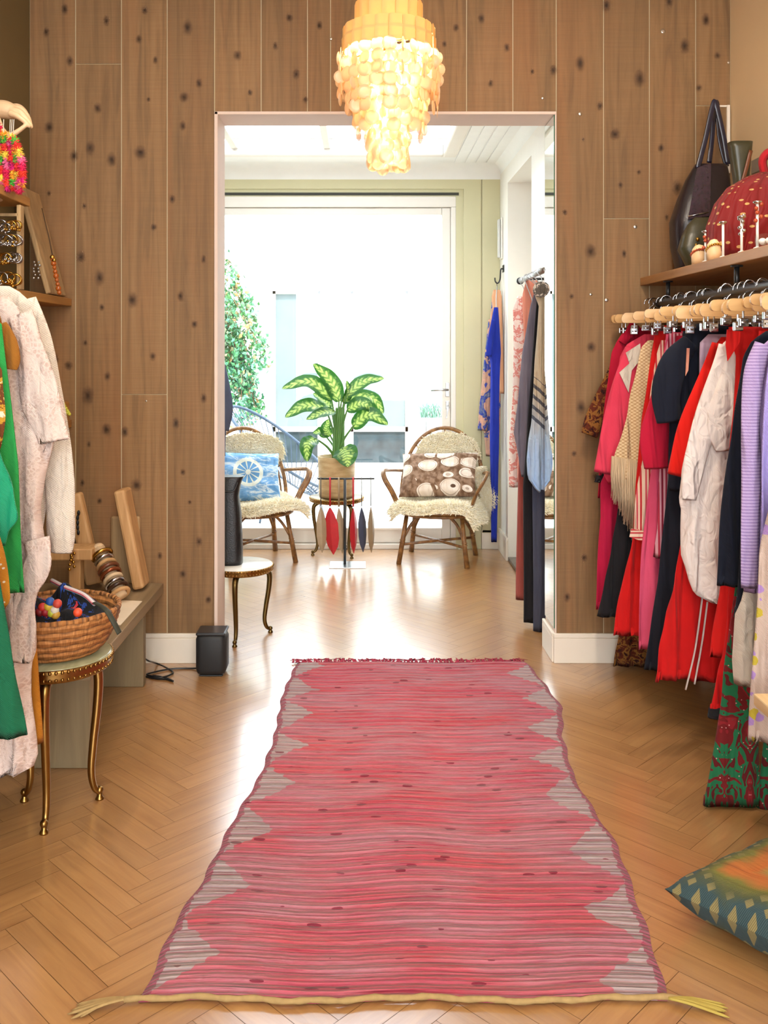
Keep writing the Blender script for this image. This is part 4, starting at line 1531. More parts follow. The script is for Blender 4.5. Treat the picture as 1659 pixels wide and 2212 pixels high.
M_STRAP = plain('blue black strap leather', '1b1c33', 0.22, 0, 0.3, 30, 0.7)
for q, dy in (([(1507, 365), (1524, 300), (1540, 228), (1547, 226), (1562, 290), (1573, 355)], -0.035), ([(1532, 352), (1538, 300), (1543, 232), (1549, 226), (1555, 300), (1570, 360)], 0.03)):
    MB().tube(spline([P(x, y, ZB + dy) for x, y in q], 6), 0.011, 8, flat=0.3).build('handle', M_STRAP, b1)
MB().tube([(P(1483, 470, 3).x * 0 + P(1486, 474, ZB - 0.103).x, ZB - 0.103, P(0, 475, ZB).z), (P(1530, 466, ZB - 0.103).x, ZB - 0.103, P(0, 466, ZB).z)], 0.003, 6).build('zip', M_CHROME, b1)

ZO = 3.72
b2 = thing('crescent_bag', 'dark olive leather crescent bag standing in front of the tote', 'bag', (1.36, ZO, SZ))
secs = [sec(565, 1470, 1545, ZO, 0.04), sec(540, 1466, 1570, ZO, 0.05), sec(510, 1474, 1585, ZO, 0.045), sec(485, 1486, 1590, ZO, 0.03), sec(470, 1500, 1590, ZO, 0.012)]
secs[0] = (secs[0][0] + 0.03, secs[0][1], SZ + 0.001, secs[0][3], secs[0][4])
secs = [(max(s[0], 1.243 + s[3] + 0.002),) + s[1:] for s in secs]
loft(secs).build('body', M_OLIVEL, b2)
MB().ball((secs[2][0] - 0.06, ZO - 0.05, P(0, 520, ZO).z), 0.008).ball((secs[2][0] - 0.066, ZO - 0.05, P(0, 532, ZO).z), 0.006).build('rivet', M_GOLD, b2)

ZH = 3.6
b3 = thing('flared_bag', 'olive green leather bag with flared open top behind the dotted bag', 'bag', (1.5, ZH, SZ))
secs = [sec(585, 1580, 1640, ZH, 0.04), sec(480, 1574, 1636, ZH, 0.045), sec(405, 1588, 1614, ZH, 0.028), sec(355, 1581, 1619, ZH, 0.03), sec(308, 1573, 1623, ZH, 0.034)]
secs[0] = (secs[0][0], secs[0][1], SZ + 0.001, secs[0][3], secs[0][4])
loft(secs).build('body', M_OLIVEL, b3)
MB().tube(spline([P(1622, 325, ZH - 0.035), P(1608, 380, ZH - 0.04), P(1592, 430, ZH - 0.05)], 6), 0.008, 8, flat=0.4).build('strap', plain('rust leather strap', '6a3a20', 0.4), b3)

reddot = cloth('red gold dotted silk', '', pattern=pat_dots('741214', 'b8955a', 24, 0.24), rough=0.55)
ZR = 3.40
b4 = thing('dotted_bag', 'rounded red silk bag with gold dots on the right shelf', 'bag', (1.44, ZR, SZ))
secs = [sec(575, 1545, 1700, ZR, 0.06), sec(545, 1527, 1725, ZR, 0.09), sec(490, 1527, 1735, ZR, 0.10), sec(440, 1545, 1735, ZR, 0.09), sec(405, 1572, 1725, ZR, 0.07), sec(382, 1612, 1700, ZR, 0.04), sec(372, 1640, 1680, ZR, 0.01)]
secs = [(s[0], s[1], max(s[2], SZ + 0.001), s[3], s[4]) for s in secs]
loft(secs, 36, 0.9).build('body', reddot, b4)
MB().tube(spline([P(1652, 376, ZR), P(1648, 345, ZR), P(1668, 330, ZR), P(1690, 380, ZR)], 6), 0.016, 8, flat=0.4).build('handle', fab('crimson silk', 'a81420', '8e1018'), b4)

# little jewellery stands along the shelf edge
M_PALEW = wood('pale turned wood', 'e2bf93', 'd0a878', 2, 0.45)
M_CORALB = plain('coral beads', 'a8431f', 0.3, 0, 0.3, 60)
for i, (px, pt, pb_, w, lab) in enumerate(((1510, 528, 578, 16, 'small pale wooden bust with coral bead necklace, nearest the black tote'), (1543, 516, 566, 16, 'small pale wooden bust with bead string in front of the red bag'))):
    Z = 1.275 * FPX / (px - VX)
    th_ = thing('jewellery_bust', lab, 'display', (P(px, 0, Z).x, Z, SZ), 'wooden busts on the right shelf')
    zt_ = P(0, pt, Z).z
    r = w * Z / FPX
    MB().lathe([(r * 0.95, SZ), (r * 1.0, SZ + (zt_ - SZ) * 0.4), (r * 0.9, SZ + (zt_ - SZ) * 0.75), (r * 0.5, zt_ - 0.004), (0.001, zt_)], (P(px, 0, Z).x, Z, 0), 20).build('torso', M_PALEW, th_)
    bd = MB()
    for k in range(20):
        a = 2 * math.pi * k / 20
        bd.ball((P(px, 0, Z).x + r * 1.0 * math.cos(a), Z + r * 1.0 * math.sin(a), SZ + (zt_ - SZ) * (0.55 - 0.18 * math.sin(a))), 0.005, 8)
    bd.build('bead_string', M_CORALB if i == 0 else M_GOLD, th_)
for i, (px, pt, pb_, lab) in enumerate(((1524, 498, 565, 'white pin stand with coral beads, leftmost of the pin stands on the right shelf'), (1562, 478, 552, 'white metal pin stand with small flat top before the red bag'), (1602, 466, 538, 'silver bead pin stand right of the white flat topped pin'), (1636, 434, 524, 'tall white pin stand with coral tassel by the glass dish'))):
    Z = 1.262 * FPX / (px - VX)
    x = P(px, 0, Z).x
    th_ = thing('pin_stand', lab, 'display', (x, Z, SZ), 'pin stands on the right shelf')
    zt_ = P(0, pt, Z).z
    mb = MB().tube([(x, Z, SZ + 0.001), (x, Z, zt_ - 0.01)], 0.0045, 8)
    mb.lathe([(0.012, SZ), (0.012, SZ + 0.003), (0.005, SZ + 0.006)], (x, Z, 0), 16)
    mb.build('rod', plain('white enamel rod', 'e8e4dc', 0.3), th_)
    if i in (0, 3):
        mb = MB()
        for k in range(5):
            mb.ball((x + 0.010 * math.cos(k * 2.2), Z - 0.006, zt_ - 0.012 - k * 0.013), 0.007, 8)
        mb.build('bead_cluster', M_CORALB, th_)
    if i == 2:
        mb = MB()
        for k in range(7):
            mb.ball((x + 0.007 * math.cos(k * 2.4), Z + 0.007 * math.sin(k * 2.4), zt_ - k * 0.010), 0.007, 8)
        mb.build('bead_cluster', M_CHROME, th_)
    MB().lathe([(0.004, zt_ - 0.012), (0.014, zt_ - 0.006), (0.014, zt_ - 0.001), (0.006, zt_)], (x, Z, 0), 16).build('finial', M_CHROME, th_)
Zg = 2.93
gx = P(1655, 0, Zg).x + 0.012
dsh = thing('glass_dish', 'low clear glass dish with white pebbles at the right end of the shelf', 'dish', (gx, Zg, SZ))
MB().lathe([(0.04, SZ), (0.045, SZ + 0.004), (0.048, SZ + 0.04), (0.045, SZ + 0.04), (0.042, SZ + 0.008), (0.001, SZ + 0.007)], (gx, Zg, 0), 28, cap=False).build('bowl', M_GLASS, dsh)
for k in range(6):
    MB().ball((gx + 0.024 * math.cos(k * 1.05), Zg + 0.024 * math.sin(k * 1.05), SZ + 0.0195), (0.012, 0.011, 0.0105), 10).build('pebble', plain('white pebble', 'efe6dc', 0.4) if k == 0 else bpy.data.materials['white pebble'], dsh)
# small grey switch plate on the right wall
ws = XR * FPX / (1637 - VX)
tag(MB().box((XR - 0.008, ws - 0.06, P(0, 372, ws).z), (XR, ws + 0.05, P(0, 342, ws).z), 0.003).build('switch_plate', plain('grey plastic', '8f8476', 0.5)), 'small grey switch plate on the beige wall above the dotted bag', 'switch')

# ------------------------------------------------------------------ low table corner and floor cushion, right
tb = thing('low_table', 'pale wooden low table whose corner enters at the right edge', 'table', (1.35, 1.95, 0))
tx, tz = P(1627, 0, 2.30).x, P(0, 1497, 2.30).z
M_TABLE = wood('pale table wood', 'd6b888', 'c29f6c', 1, 0.45)
MB().box((tx, 1.55, tz - 0.03), (1.60, 2.30, tz), 0.004).build('tabletop', M_TABLE, tb)
for (x, y) in ((1.56, 2.26), (1.56, 1.6), (1.2, 1.6)):
    MB().box((x - 0.02, y - 0.02, 0), (x + 0.02, y + 0.02, tz - 0.03), 0.003).build('leg', M_TABLE, tb)


def cushion_mesh(wd, hd, th, M, nu=36, corner=1.0):
    mb = MB()
    for sgn in (1, -1):
        def p(u, v):
            a, b = u * 2 - 1, v * 2 - 1
            e = max(0.0, (1 - a ** 4) * (1 - b ** 4)) ** 0.5
            pin = 1 - 0.10 * (1 - a * a) * b * b * 0 - 0.0
            ax = a * (1 - 0.07 * (1 - b * b) * a * a)
            by = b * (1 - 0.07 * (1 - a * a) * b * b)
            ax = a * (1 - 0.06 * (1 - b ** 2))
            by = b * (1 - 0.06 * (1 - a ** 2))
            wr = 0.006 * math.sin(a * 9 + b * 4) * (1 - abs(a)) + 0.004 * math.sin(b * 11)
            return M @ Vector((ax * wd / 2, by * hd / 2, sgn * (th / 2 * e + (wr * e))))
        mb.grid(p, nu, nu, 0, uvfn=lambda u, v, q: (u * wd, v * hd), flip=(sgn < 0))
    return mb


def pat_kilim(t, uv):
    q = t.mapping(uv, (1, 1, 1), (0, 0, 0), (0, 0, R(45)))
    s0 = t.sep(uv)
    nz = t.noise(uv, 6.0, 4)
    a = t.math('ABSOLUTE', t.math('SUBTRACT', s0[0], 0.25))
    b = t.math('ABSOLUTE', t.math('SUBTRACT', s0[1], 0.25))
    r = t.math('ADD', t.math('MAXIMUM', a, b), t.math('MULTIPLY', t.math('SUBTRACT', nz, 0.5), 0.16))
    c = t.ramp(t.math('MULTIPLY', r, 4.0), [(0.05, '8c8a44'), (0.30, '9a8f4a'), (0.48, 'b8652a'), (0.60, 'a8652c'), (0.70, '6f6a2c'), (0.84, '4a4f34'), (0.95, '35484a')])
    vv = t.n('ShaderNodeTexVoronoi', distance='CHEBYCHEV')
    t.link(q, vv.inputs['Vector'])
    vv.inputs['Scale'].default_value = 30
    vv.inputs['Randomness'].default_value = 0.1
    sq = t.math('LESS_THAN', vv.outputs['Distance'], 0.25)
    fade = t.ramp(t.math('ADD', t.math('MULTIPLY', r, 2.0), t.math('MULTIPLY', t.noise(q, 5.0, 2), 0.5)), [(0.55, 0.0), (0.68, 0.9)])
    return t.mix(t.math('MULTIPLY', sq, fade), c, '86784c')


c0 = G(1700, 1985)
Mc = Matrix.Translation((1.085, 2.215, 0.064)) @ Matrix.Rotation(R(-3), 4, 'X') @ Matrix.Rotation(R(4), 4, 'Y') @ Matrix.Rotation(R(38), 4, 'Z')
cu = cushion_mesh(0.50, 0.50, 0.15, Mc).build('floor_cushion', cloth('kilim cushion', '', pattern=pat_kilim))
tag(cu, 'green and orange woven cushion lying on the floor at the right edge', 'cushion')

# ------------------------------------------------------------------ left wall shelves
M_OAK = wood('warm oak board', 'b0803f', '8c6030', 1, 0.5)
S1, S2, S3 = 2.0, 1.633, 1.09
tag(MB().box((XL + 0.001, 1.9, S1 - 0.035), (-1.31, 3.64, S1), 0.003).build('wall_shelf', M_OAK), 'upper oak shelf on the left wall under the pompom garland', 'shelf')
tag(MB().box((XL + 0.001, 1.9, S2 - 0.035), (-1.31, BW - 0.001, S2), 0.003).build('wall_shelf', M_OAK), 'middle oak shelf on the left wall carrying the jewellery rack', 'shelf')
tag(MB().box((XL + 0.001, 2.6, S3 - 0.035), (-1.31, BW - 0.001, S3), 0.003).build('wall_shelf', M_OAK), 'lowest oak shelf on the left wall, mostly behind the white coat', 'shelf')

# ------------------------------------------------------------------ display hand with the garland
M_HAND = plain('pale display hand', 'c9ab86', 0.5, 0, 0.05)
ZD = 3.45


def skin_chain(mb, pts, n=10):
    """tapered limb through (px, py, r_px, dy) points"""
    c = spline([P(a, b, ZD + d) for a, b, _, d in pts], 6)
    r = spline([(q[2] * ZD / FPX, 0, 0) for q in pts], 6)
    mb.tube(c, [x.x for x in r], n)
    mb.ball(c[-1], r[-1].x * 1.0, n)


hand = thing('display_hand', 'pale wooden display hand bending down over the garland on the upper left shelf', 'display', (P(-25, 0, ZD).x, ZD, S1))
mb = MB()
skin_chain(mb, [(-30, 432, 34, 0), (-30, 400, 26, 0), (-32, 330, 22, 0), (-30, 270, 20, 0), (-16, 240, 19, 0), (5, 236, 20, 0), (22, 240, 18, 0), (36, 246, 12, 0)], 16)
# knuckle ridge and four bent fingers, thumb below
for (pts) in ([(24, 232, 8, 0.024), (40, 231, 7, 0.026), (53, 241, 6, 0.025), (60, 255, 5, 0.022), (63, 266, 4, 0.016)],
              [(26, 234, 8, 0.004), (44, 235, 7, 0.004), (57, 248, 6, 0.002), (64, 262, 5, 0.0), (66, 270, 4, -0.002)],
              [(24, 238, 8, -0.016), (42, 242, 7, -0.018), (56, 256, 6, -0.018), (65, 268, 5, -0.016), (68, 274, 4, -0.014)],
              [(20, 244, 7, -0.034), (36, 250, 6.5, -0.038), (50, 260, 5.5, -0.038), (59, 268, 4.6, -0.035), (63, 273, 3.8, -0.032)],
              [(-8, 256, 9, -0.03), (4, 282, 8, -0.04), (20, 293, 6.5, -0.044), (38, 284, 5.5, -0.043), (54, 272, 4.6, -0.04)]):
    skin_chain(mb, pts, 10)
hm = mb.build('hand', M_HAND, hand)
rmod = hm.modifiers.new('blend', 'REMESH'); rmod.mode = 'VOXEL'; rmod.voxel_size = 0.0032; rmod.use_smooth_shade = True
smod = hm.modifiers.new('smooth', 'SMOOTH'); smod.iterations = 4; smod.factor = 0.5

pom_cols = ['e01f5a', 'f0402a', 'd81e78', 'f2a12c', '4fae3a', 'e8352f', 'f4d24a', 'e86a9a']
M_POM = [plain('yarn ' + c, c, 0.95, 0, 0.25, 80) for c in pom_cols]
gl_ = thing('pompom_garland', 'bright pink, red, yellow and green tassel garland hanging from the display hand', 'garland', (P(20, 0, ZD).x, ZD - 0.06, S1))
rg = random.Random(4)
lines = [[(-6, 268), (0, 330), (4, 395)], [(8, 288), (14, 340), (16, 405)], [(22, 292), (28, 345), (30, 405)], [(26, 296), (38, 345), (42, 410)], [(30, 300), (46, 350), (46, 398)]]
for li, ln in enumerate(lines):
    pts = spline([P(a, b, ZD - 0.055 - 0.006 * li) for a, b in ln], 7)
    for k, p in enumerate(pts):
        if k < 1:
            continue
        pom = MB()
        bs, ns = [], []
        for j in range(70):
            d = Vector((rg.gauss(0, 1), rg.gauss(0, 1), rg.gauss(0, 1))).normalized()
            bs.append(p + d * 0.004); ns.append(d)
        tufts(pom, bs, ns, 2, 0.019, 0.0035, 0, 0.5, 0.25, seed=li * 50 + k)
        pom.ball(p, 0.010, 8)
        pom.build('tassel', M_POM[(k // 2 + li * 3) % len(M_POM)], gl_)
for ln in lines:
    MB().tube(spline([P(ln[0][0], 258, ZD - 0.045)] + [P(a, b, ZD - 0.055) for a, b in ln], 6), 0.0015, 5).build('string', fab('white string', 'e8d8c8'), gl_)

# ------------------------------------------------------------------ leaning jewellery board + rack on the middle shelf
M_DRIFT = wood('weathered board', 'b39468', '8a6f4c', 2, 0.75, 0.8)
bd = thing('leaning_board', 'tall grooved wooden board leaning on the wall on the middle left shelf', 'board', (-1.36, 3.95, S2))
A, Bq = P(122, 636, 3.98), P(62, 412, 3.98)
A.z = S2 + 0.004
dv = (Bq - A)
L = dv.length
zax = dv.normalized()
yax = Vector((0, 1, 0))
xax = yax.cross(zax).normalized()
Mb = Matrix((xax.to_4d(), yax.to_4d(), zax.to_4d(), (0, 0, 0, 1))).transposed()
Mb.translation = A
for k in range(4):
    Mb[3][k] = 1.0 if k == 3 else 0.0
mb = MB()
mb.box((-0.010, -0.11, 0.0), (0.012, 0.10, L), 0.006, 0, Mb)
mb.box((-0.016, -0.055, 0.01), (-0.0095, -0.045, L - 0.02), 0.002, 0, Mb)
mb.build('plank', M_DRIFT, bd)
MB().tube([P(96, 452, 3.86) + Vector((0.0, -0.03, 0)), P(112, 520, 3.86) + Vector((0.0, -0.03, 0)), P(119, 556, 3.86) + Vector((0, -0.03, 0))], 0.0025, 6).build('cord_groove', plain('dark groove', '4a3218', 0.8), bd)
M_AMBER = plain('amber beads', 'a8561f', 0.2, 0, 0.4, 50)
nk = thing('amber_bracelet', 'string of amber and black beads hung along the leaning board', 'bracelet', (P(122, 0, 3.83).x, 3.83, S2))
mb = MB()
for k in range(9):
    q = k / 8
    p = P(114 + 14 * q, 560 + 72 * q, 3.82)
    mb.ball(p, 0.010 + 0.002 * math.sin(k * 2), 10)
mb.build('beads', M_AMBER, nk)
MB().ball(P(113, 556, 3.82), 0.011, 10).ball(P(117, 562, 3.815), 0.009, 10).build('gold_charm', M_GOLD, nk)
er = thing('long_earring_pair', 'pair of small dangling silver earrings pinned to the leaning board', 'earrings', (P(80, 0, 3.82).x, 3.82, S2))
for x in (74, 84):
    mb = MB()
    for k in range(6):
        mb.ball(P(x + 2 * math.sin(k * 2), 566 + k * 7, 3.82), 0.006 if k % 2 else 0.0045, 8)
    mb.build('earring', M_STEEL, er)

rack = thing('jewellery_rack', 'tiered wooden rack hung with silver bangles on the middle left shelf', 'rack', (P(20, 0, 3.55).x, 3.55, S2))
ZK = 3.55
for (py) in (462, 486, 520, 562):
    a, b = P(-60, py, ZK), P(44, py + 6, ZK)
    MB().box((a.x, ZK - 0.02, a.z - 0.012), (b.x, ZK + 0.02, a.z), 0.003).build('rail', M_DRIFT, rack)
for x in (-55, 44):
    p = P(x, 455, ZK)
    MB().box((p.x - 0.008, ZK - 0.02, S2), (p.x + 0.008, ZK + 0.02, p.z + 0.02), 0.003).build('post', M_DRIFT, rack)
rg = random.Random(31)
i = 0
for (py, r, cnt) in ((488, 0.020, 4), (522, 0.024, 4), (558, 0.022, 4), (600, 0.026, 3)):
    for k in range(cnt):
        p = P(2 + k * (42 / cnt), py + rg.uniform(-4, 4), ZK - 0.035)
        mb = MB()
        for s in range(3):
            t0 = rg.uniform(-0.5, 0.5)
            mb.tube([(p.x + math.cos(a) * r, p.y + math.sin(a) * r * math.sin(t0) + s * 0.006, p.z + math.sin(a) * r * math.cos(t0) * 0.9) for a in [q * 0.314 for q in range(20)]], 0.0028, 5, closed=True)
        for s in range(5):
            mb.ball((p.x + rg.uniform(-r, r), p.y - 0.01, p.z - r * rg.uniform(0.2, 1.0)), 0.0055, 8)
        mb.build('bangle', M_GOLD if rg.random() < 0.35 else M_CHROME, rack)
        i += 1

# yellow bead necklace on the lowest shelf
yn = thing('bead_necklace', 'yellow green bead necklace draped over a wooden block on the lowest left shelf', 'necklace', (P(138, 0, 3.95).x, 3.95, S3))
M_YB = plain('yellow green beads', 'c3c342', 0.35, 0, 0.2, 40)
MB().box((-1.44, 3.90, S3), (P(143, 0, 3.95).x, 4.0, P(0, 868, 3.95).z), 0.008).build('block', M_OAK, yn)
mb = MB()
for q in ([(122, 842), (132, 862), (140, 878), (150, 895)], [(122, 870), (128, 884), (138, 888), (148, 893)]):
    for p in spline([P(a, b, 3.88) for a, b in q], 4):
        mb.ball(p, 0.0075, 8)
mb.build('beads', M_YB, yn)
MB().ball(P(124, 856, 3.88), 0.013, 10).ball(P(134, 880, 3.88), 0.008, 8).build('red_bead', plain('red bead', 'a02a20', 0.3), yn)

# ------------------------------------------------------------------ bench
M_BENCH = wood('grey oak bench', '9a8464', '7a6548', 1, 0.6, 0.6)
M_BENCHV = wood('grey oak bench side', '93805f', '78664a', 2, 0.6, 0.6)
bn = thing('wall_bench', 'long low wooden bench along the left wall', 'bench', (-1.2, 3.6, 0))
BT = 0.36
MB().box((XL + 0.002, 3.04, BT - 0.045), (-0.894, BW - 0.02, BT), 0.003).build('bench_top', M_BENCH, bn)
for y in (3.85, 3.10):
    MB().box((XL + 0.01, y, 0.0), (-0.915, y + 0.045, BT - 0.045), 0.003).build('support', M_BENCHV, bn)
# card on the bench
Zc = 3.30
cd = MB()
cq = [(-1.12, 3.86), (-0.915, 3.83), (-0.917, 3.50), (-1.13, 3.53)]
cd.add([(x, y, BT + 0.001) for x, y in cq] + [(x, y, BT + 0.0035) for x, y in cq], [(3, 2, 1, 0), (4, 5, 6, 7), (0, 1, 5, 4), (1, 2, 6, 5), (2, 3, 7, 6), (3, 0, 4, 7)], 0, False)
tag(cd.build('paper_card', plain('cream card', 'ecdcc4', 0.7)), 'cream paper card lying on the bench behind the basket', 'card')

# leaning boards and bracelet stand on the bench
M_RAW = wood('raw pine block', 'cfa674', 'b08452', 2, 0.6, 0.8)


def lean(name, label, a, b, wx, wy, mat, bev=0.012, grp=None):
    """thick board leaning from foot a up to head b"""
    a, b = Vector(a), Vector(b)
    z = (b - a).normalized()
    y = Vector((0, 1, 0))
    y = (y - z * y.dot(z)).normalized()
    x = y.cross(z)
    M = Matrix(((x.x, y.x, z.x, a.x), (x.y, y.y, z.y, a.y), (x.z, y.z, z.z, a.z), (0, 0, 0, 1)))
    o = MB().box((-wx / 2, -wy / 2, 0), (wx / 2, wy / 2, (b - a).length), bev, 0, M)
    return o


fa, fb = P(306, 1256, 4.03), P(264, 1056, 4.04)
fa.z = BT + 0.012
tag(lean('', '', fa, fb, 0.05, 0.12, M_RAW).build('pine_block', M_RAW), 'thick pine block leaning against the grey board at the far end of the bench', 'block')
fa, fb = P(268, 1258, 4.09), P(242, 1110, 4.12)
fa.z = BT + 0.008
tag(MB().box((P(232, 0, 4.07).x, 4.118, BT + 0.001), (P(302, 0, 4.12).x, 4.138, P(0, 1118, 4.09).z), 0.01).build('grey_board', M_DRIFT), 'upright grey weathered board behind the leaning pine block', 'board')
fa, fb = P(205, 1262, 4.05), P(160, 1066, 4.06)
fa.z = BT + 0.02
st = thing('earring_stand', 'pine stand with a long leaning slat and cross piece hung with earrings', 'stand', (P(180, 0, 3.95).x, 3.95, BT))
lean('', '', fa, fb, 0.07, 0.05, M_RAW).build('leaning_slat', M_RAW, st)
sx0, sx1 = P(150, 0, 3.92).x, P(206, 0, 3.92).x
sz = P(0, 1180, 3.92).z
mb = MB().box((sx0 - 0.1, 3.87, sz - 0.05), (sx1, 3.98, sz), 0.006)
mb.build('cross_piece', M_RAW, st)
MB().box((P(165, 0, 3.9).x - 0.03, 3.89, BT), (P(165, 0, 3.9).x + 0.02, 3.95, sz - 0.05), 0.005).build('upright', M_RAW, st)
for i, (x, y0_, y1_, mt) in enumerate(((168, 1108, 1150, M_BLACK), (152, 1190, 1230, M_GOLD), (158, 1186, 1224, M_GOLD))):
    mb = MB()
    Zq = 3.86 if i else 4.02
    for k in range(5):
        mb.ball(P(x + rg.uniform(-3, 3), y0_ + (y1_ - y0_) * k / 4, Zq), (0.007, 0.006, 0.012 if i == 0 else 0.007), 8)
    mb.build('earring', mt, st)
# stack of bangles on a leaning rod
bs = thing('bangle_roll', 'leaning padded roll stacked with brown, cream and metal bangles', 'bangle display', (P(238, 0, 3.85).x, 3.85, BT))
ra, rb_ = P(262, 1290, 3.80), P(214, 1186, 3.93)
ra.z = BT + 0.03
MB().tube([ra, rb_], 0.026, 14).ball(rb_, 0.026, 14).build('roll', plain('cream padded cloth', 'd9bd98', 0.9), bs)
axis = (rb_ - ra).normalized()
cols = [M_RAW, M_CHROME, plain('brown bangle', '6a3a20', 0.3), plain('cream bangle', 'd8bd98', 0.5), plain('dark bangle', '3a2416', 0.3), M_GOLD, M_RAW, plain('copper bangle', '8a4a2a', 0.25, 0.6), M_CHROME]
xa = axis.cross(Vector((0, 1, 0))).normalized(); ya = axis.cross(xa)
L = (rb_ - ra).length
for k in range(9):
    c = ra + axis * (L * (0.06 + 0.86 * k / 8.6))
    R0 = 0.037 + 0.003 * math.sin(k * 1.7)
    MB().tube([c + xa * R0 * math.cos(t) + ya * R0 * math.sin(t) for t in [2 * math.pi * q / 28 for q in range(28)]], 0.0085, 8, closed=True).build('bangle', cols[(k * 4) % 9], bs)

# ------------------------------------------------------------------ brass stools
M_MARBLE = NT('green onyx')
M_MARBLE = M_MARBLE.fin(M_MARBLE.ramp(M_MARBLE.noise(M_MARBLE.coord(), 9, 6, 0.6, 1.5), [(0.3, '8a8a66'), (0.6, 'a9a684'), (0.8, 'c6c2a2')]), 0.15)
M_WMARBLE = NT('pale marble')
M_WMARBLE = M_WMARBLE.fin(M_WMARBLE.ramp(M_WMARBLE.noise(M_WMARBLE.coord(), 9, 6, 0.6, 1.5), [(0.3, 'd8d4cc'), (0.7, 'f2efe8')]), 0.12)
M_DBRASS = metal('dark brass', '6a5632', 0.3)


def stool(name, label, cat, cx, cy, ztop, r, rf, a0, nleg=3, top=M_MARBLE, legm=M_BRASS, rim=0.04, leg_r=0.013, grp=None):
    t = thing(name, label, cat, (cx, cy, 0), grp)
    MB().lathe([(0.001, ztop - 0.012), (r * 0.97, ztop - 0.012), (r * 0.985, ztop - 0.004), (r * 0.96, ztop), (0.001, ztop)], (cx, cy, 0), 48).build('tabletop', top, t)
    mb = MB().lathe([(r * 0.93, ztop - rim - 0.004), (r * 0.97, ztop - rim), (r * 0.985, ztop - rim * 0.7), (r * 0.99, ztop - rim * 0.4), (r * 1.0, ztop - 0.010), (r * 0.99, ztop - 0.003), (r * 0.96, ztop - 0.006), (r * 0.9, ztop - 0.013)], (cx, cy, 0), 48, cap=False)
    nb = 60
    for k in range(nb):
        a = 2 * math.pi * k / nb
        mb.ball((cx + r * 0.985 * math.cos(a), cy + r * 0.985 * math.sin(a), ztop - rim * 0.80), r * 0.03, 6)
        mb.ball((cx + r * 0.995 * math.cos(a), cy + r * 0.995 * math.sin(a), ztop - rim * 0.25), r * 0.036, 6)
    mb.build('rim', M_BRASS, t)
    for k in range(nleg):
        a = a0 + 2 * math.pi * k / nleg
        d = Vector((math.cos(a), math.sin(a), 0))
        c = Vector((cx, cy, 0))
        h = ztop - rim
        pr = [(0.60, h), (0.88, h - 0.02), (0.97, h * 0.86), (0.94, h * 0.66), (0.85, h * 0.42), (0.80, h * 0.22), (0.86, h * 0.10), (0.97, h * 0.055), (1.0, h * 0.04)]
        pts = spline([c + d * rf * q + Vector((0, 0, z)) for q, z in pr], 5)
        n = len(pts)
        rr = [leg_r * (1.35 - 0.75 * (i / (n - 1))) for i in range(n)]
        lg = MB().tube(pts, rr, 10)
        f = c + d * rf
        lg.ball(f + Vector((0, 0, h * 0.065)), (leg_r * 0.95, leg_r * 0.95, leg_r * 0.9), 10)
        lg.lathe([(leg_r * 1.05, 0.0), (leg_r * 1.05, 0.004), (leg_r * 0.6, 0.012), (leg_r * 0.65, h * 0.05)], (f.x, f.y, 0), 14)
        lg.build('leg', legm, t)
    return t


stool('brass_stool', 'round brass stool with green stone top and curved legs holding the basket', 'stool', -0.934, 2.817, 0.482, 0.166, 0.133, math.atan2(2.685 - 2.817, -0.926 + 0.934), 3)

# ------------------------------------------------------------------ basket with scarves
def basket_mat():
    t = NT('woven water hyacinth')
    uv = t.coord('UV')
    s = t.sep(uv)
    row = t.math('FLOOR', t.math('MULTIPLY', s[1], 46.0))
    sh = t.math('MULTIPLY', t.math('MODULO', row, 2.0), 0.5)
    x = t.math('ADD', t.math('MULTIPLY', s[0], 2.9), sh)
    hx_ = t.math('ABSOLUTE', t.math('SUBTRACT', t.math('FRACT', x), 0.5))
    hy_ = t.math('ABSOLUTE', t.math('SUBTRACT', t.math('FRACT', t.math('MULTIPLY', s[1], 46.0)), 0.5))
    d = t.math('ADD', t.math('MULTIPLY', hx_, 0.8), hy_)
    nz = t.noise(uv, 30, 4)
    c = t.ramp(nz, [(0.3, '8f5a2c'), (0.55, 'b4783e'), (0.75, 'c98d52')])
    c = t.mix(t.ramp(d, [(0.45, 0.0), (0.8, 0.75)]), c, '4a2a12')
    inv = t.math('SUBTRACT', 1.0, d)
    t.bump(inv, 0.9, 0.012)
    return t.fin(c, 0.75)


KX, KY, KZ = -0.935, 2.82, 0.4825
KH = 0.135
bk = thing('woven_basket', 'oval woven wicker basket on the brass stool', 'basket', (KX, KY, KZ))
prof = [(0.10, 0.0), (0.125, 0.006), (0.15, 0.03), (0.172, 0.07), (0.185, 0.11), (0.19, KH)]
prof2 = [(r, z) for r, z in prof]
inn = [(r - 0.012, max(z, 0.01)) for r, z in reversed(prof)]
mb = MB().lathe([(r + 0.003 * (i % 2), z) for i, (r, z) in enumerate([(lerp_rows([(a[1], a[0]) for a in prof], KH * k / 18)[0], KH * k / 18) for k in range(19)])] + inn + [(0.001, 0.01)], (KX, KY, KZ), 56, cap=False)
mb.lathe([(0.001, 0.0), (0.1, 0.0)], (KX, KY, KZ), 56, cap=False)
mb.build('bowl', basket_mat(), bk)
MB().tube([(KX + 0.185 * math.cos(a), KY + 0.185 * math.sin(a), KZ + KH) for a in [2 * math.pi * k / 60 for k in range(60)]], [0.008 + 0.0012 * math.sin(k * 2.1) for k in range(60)], 8, closed=True).build('rim', basket_mat(), bk)
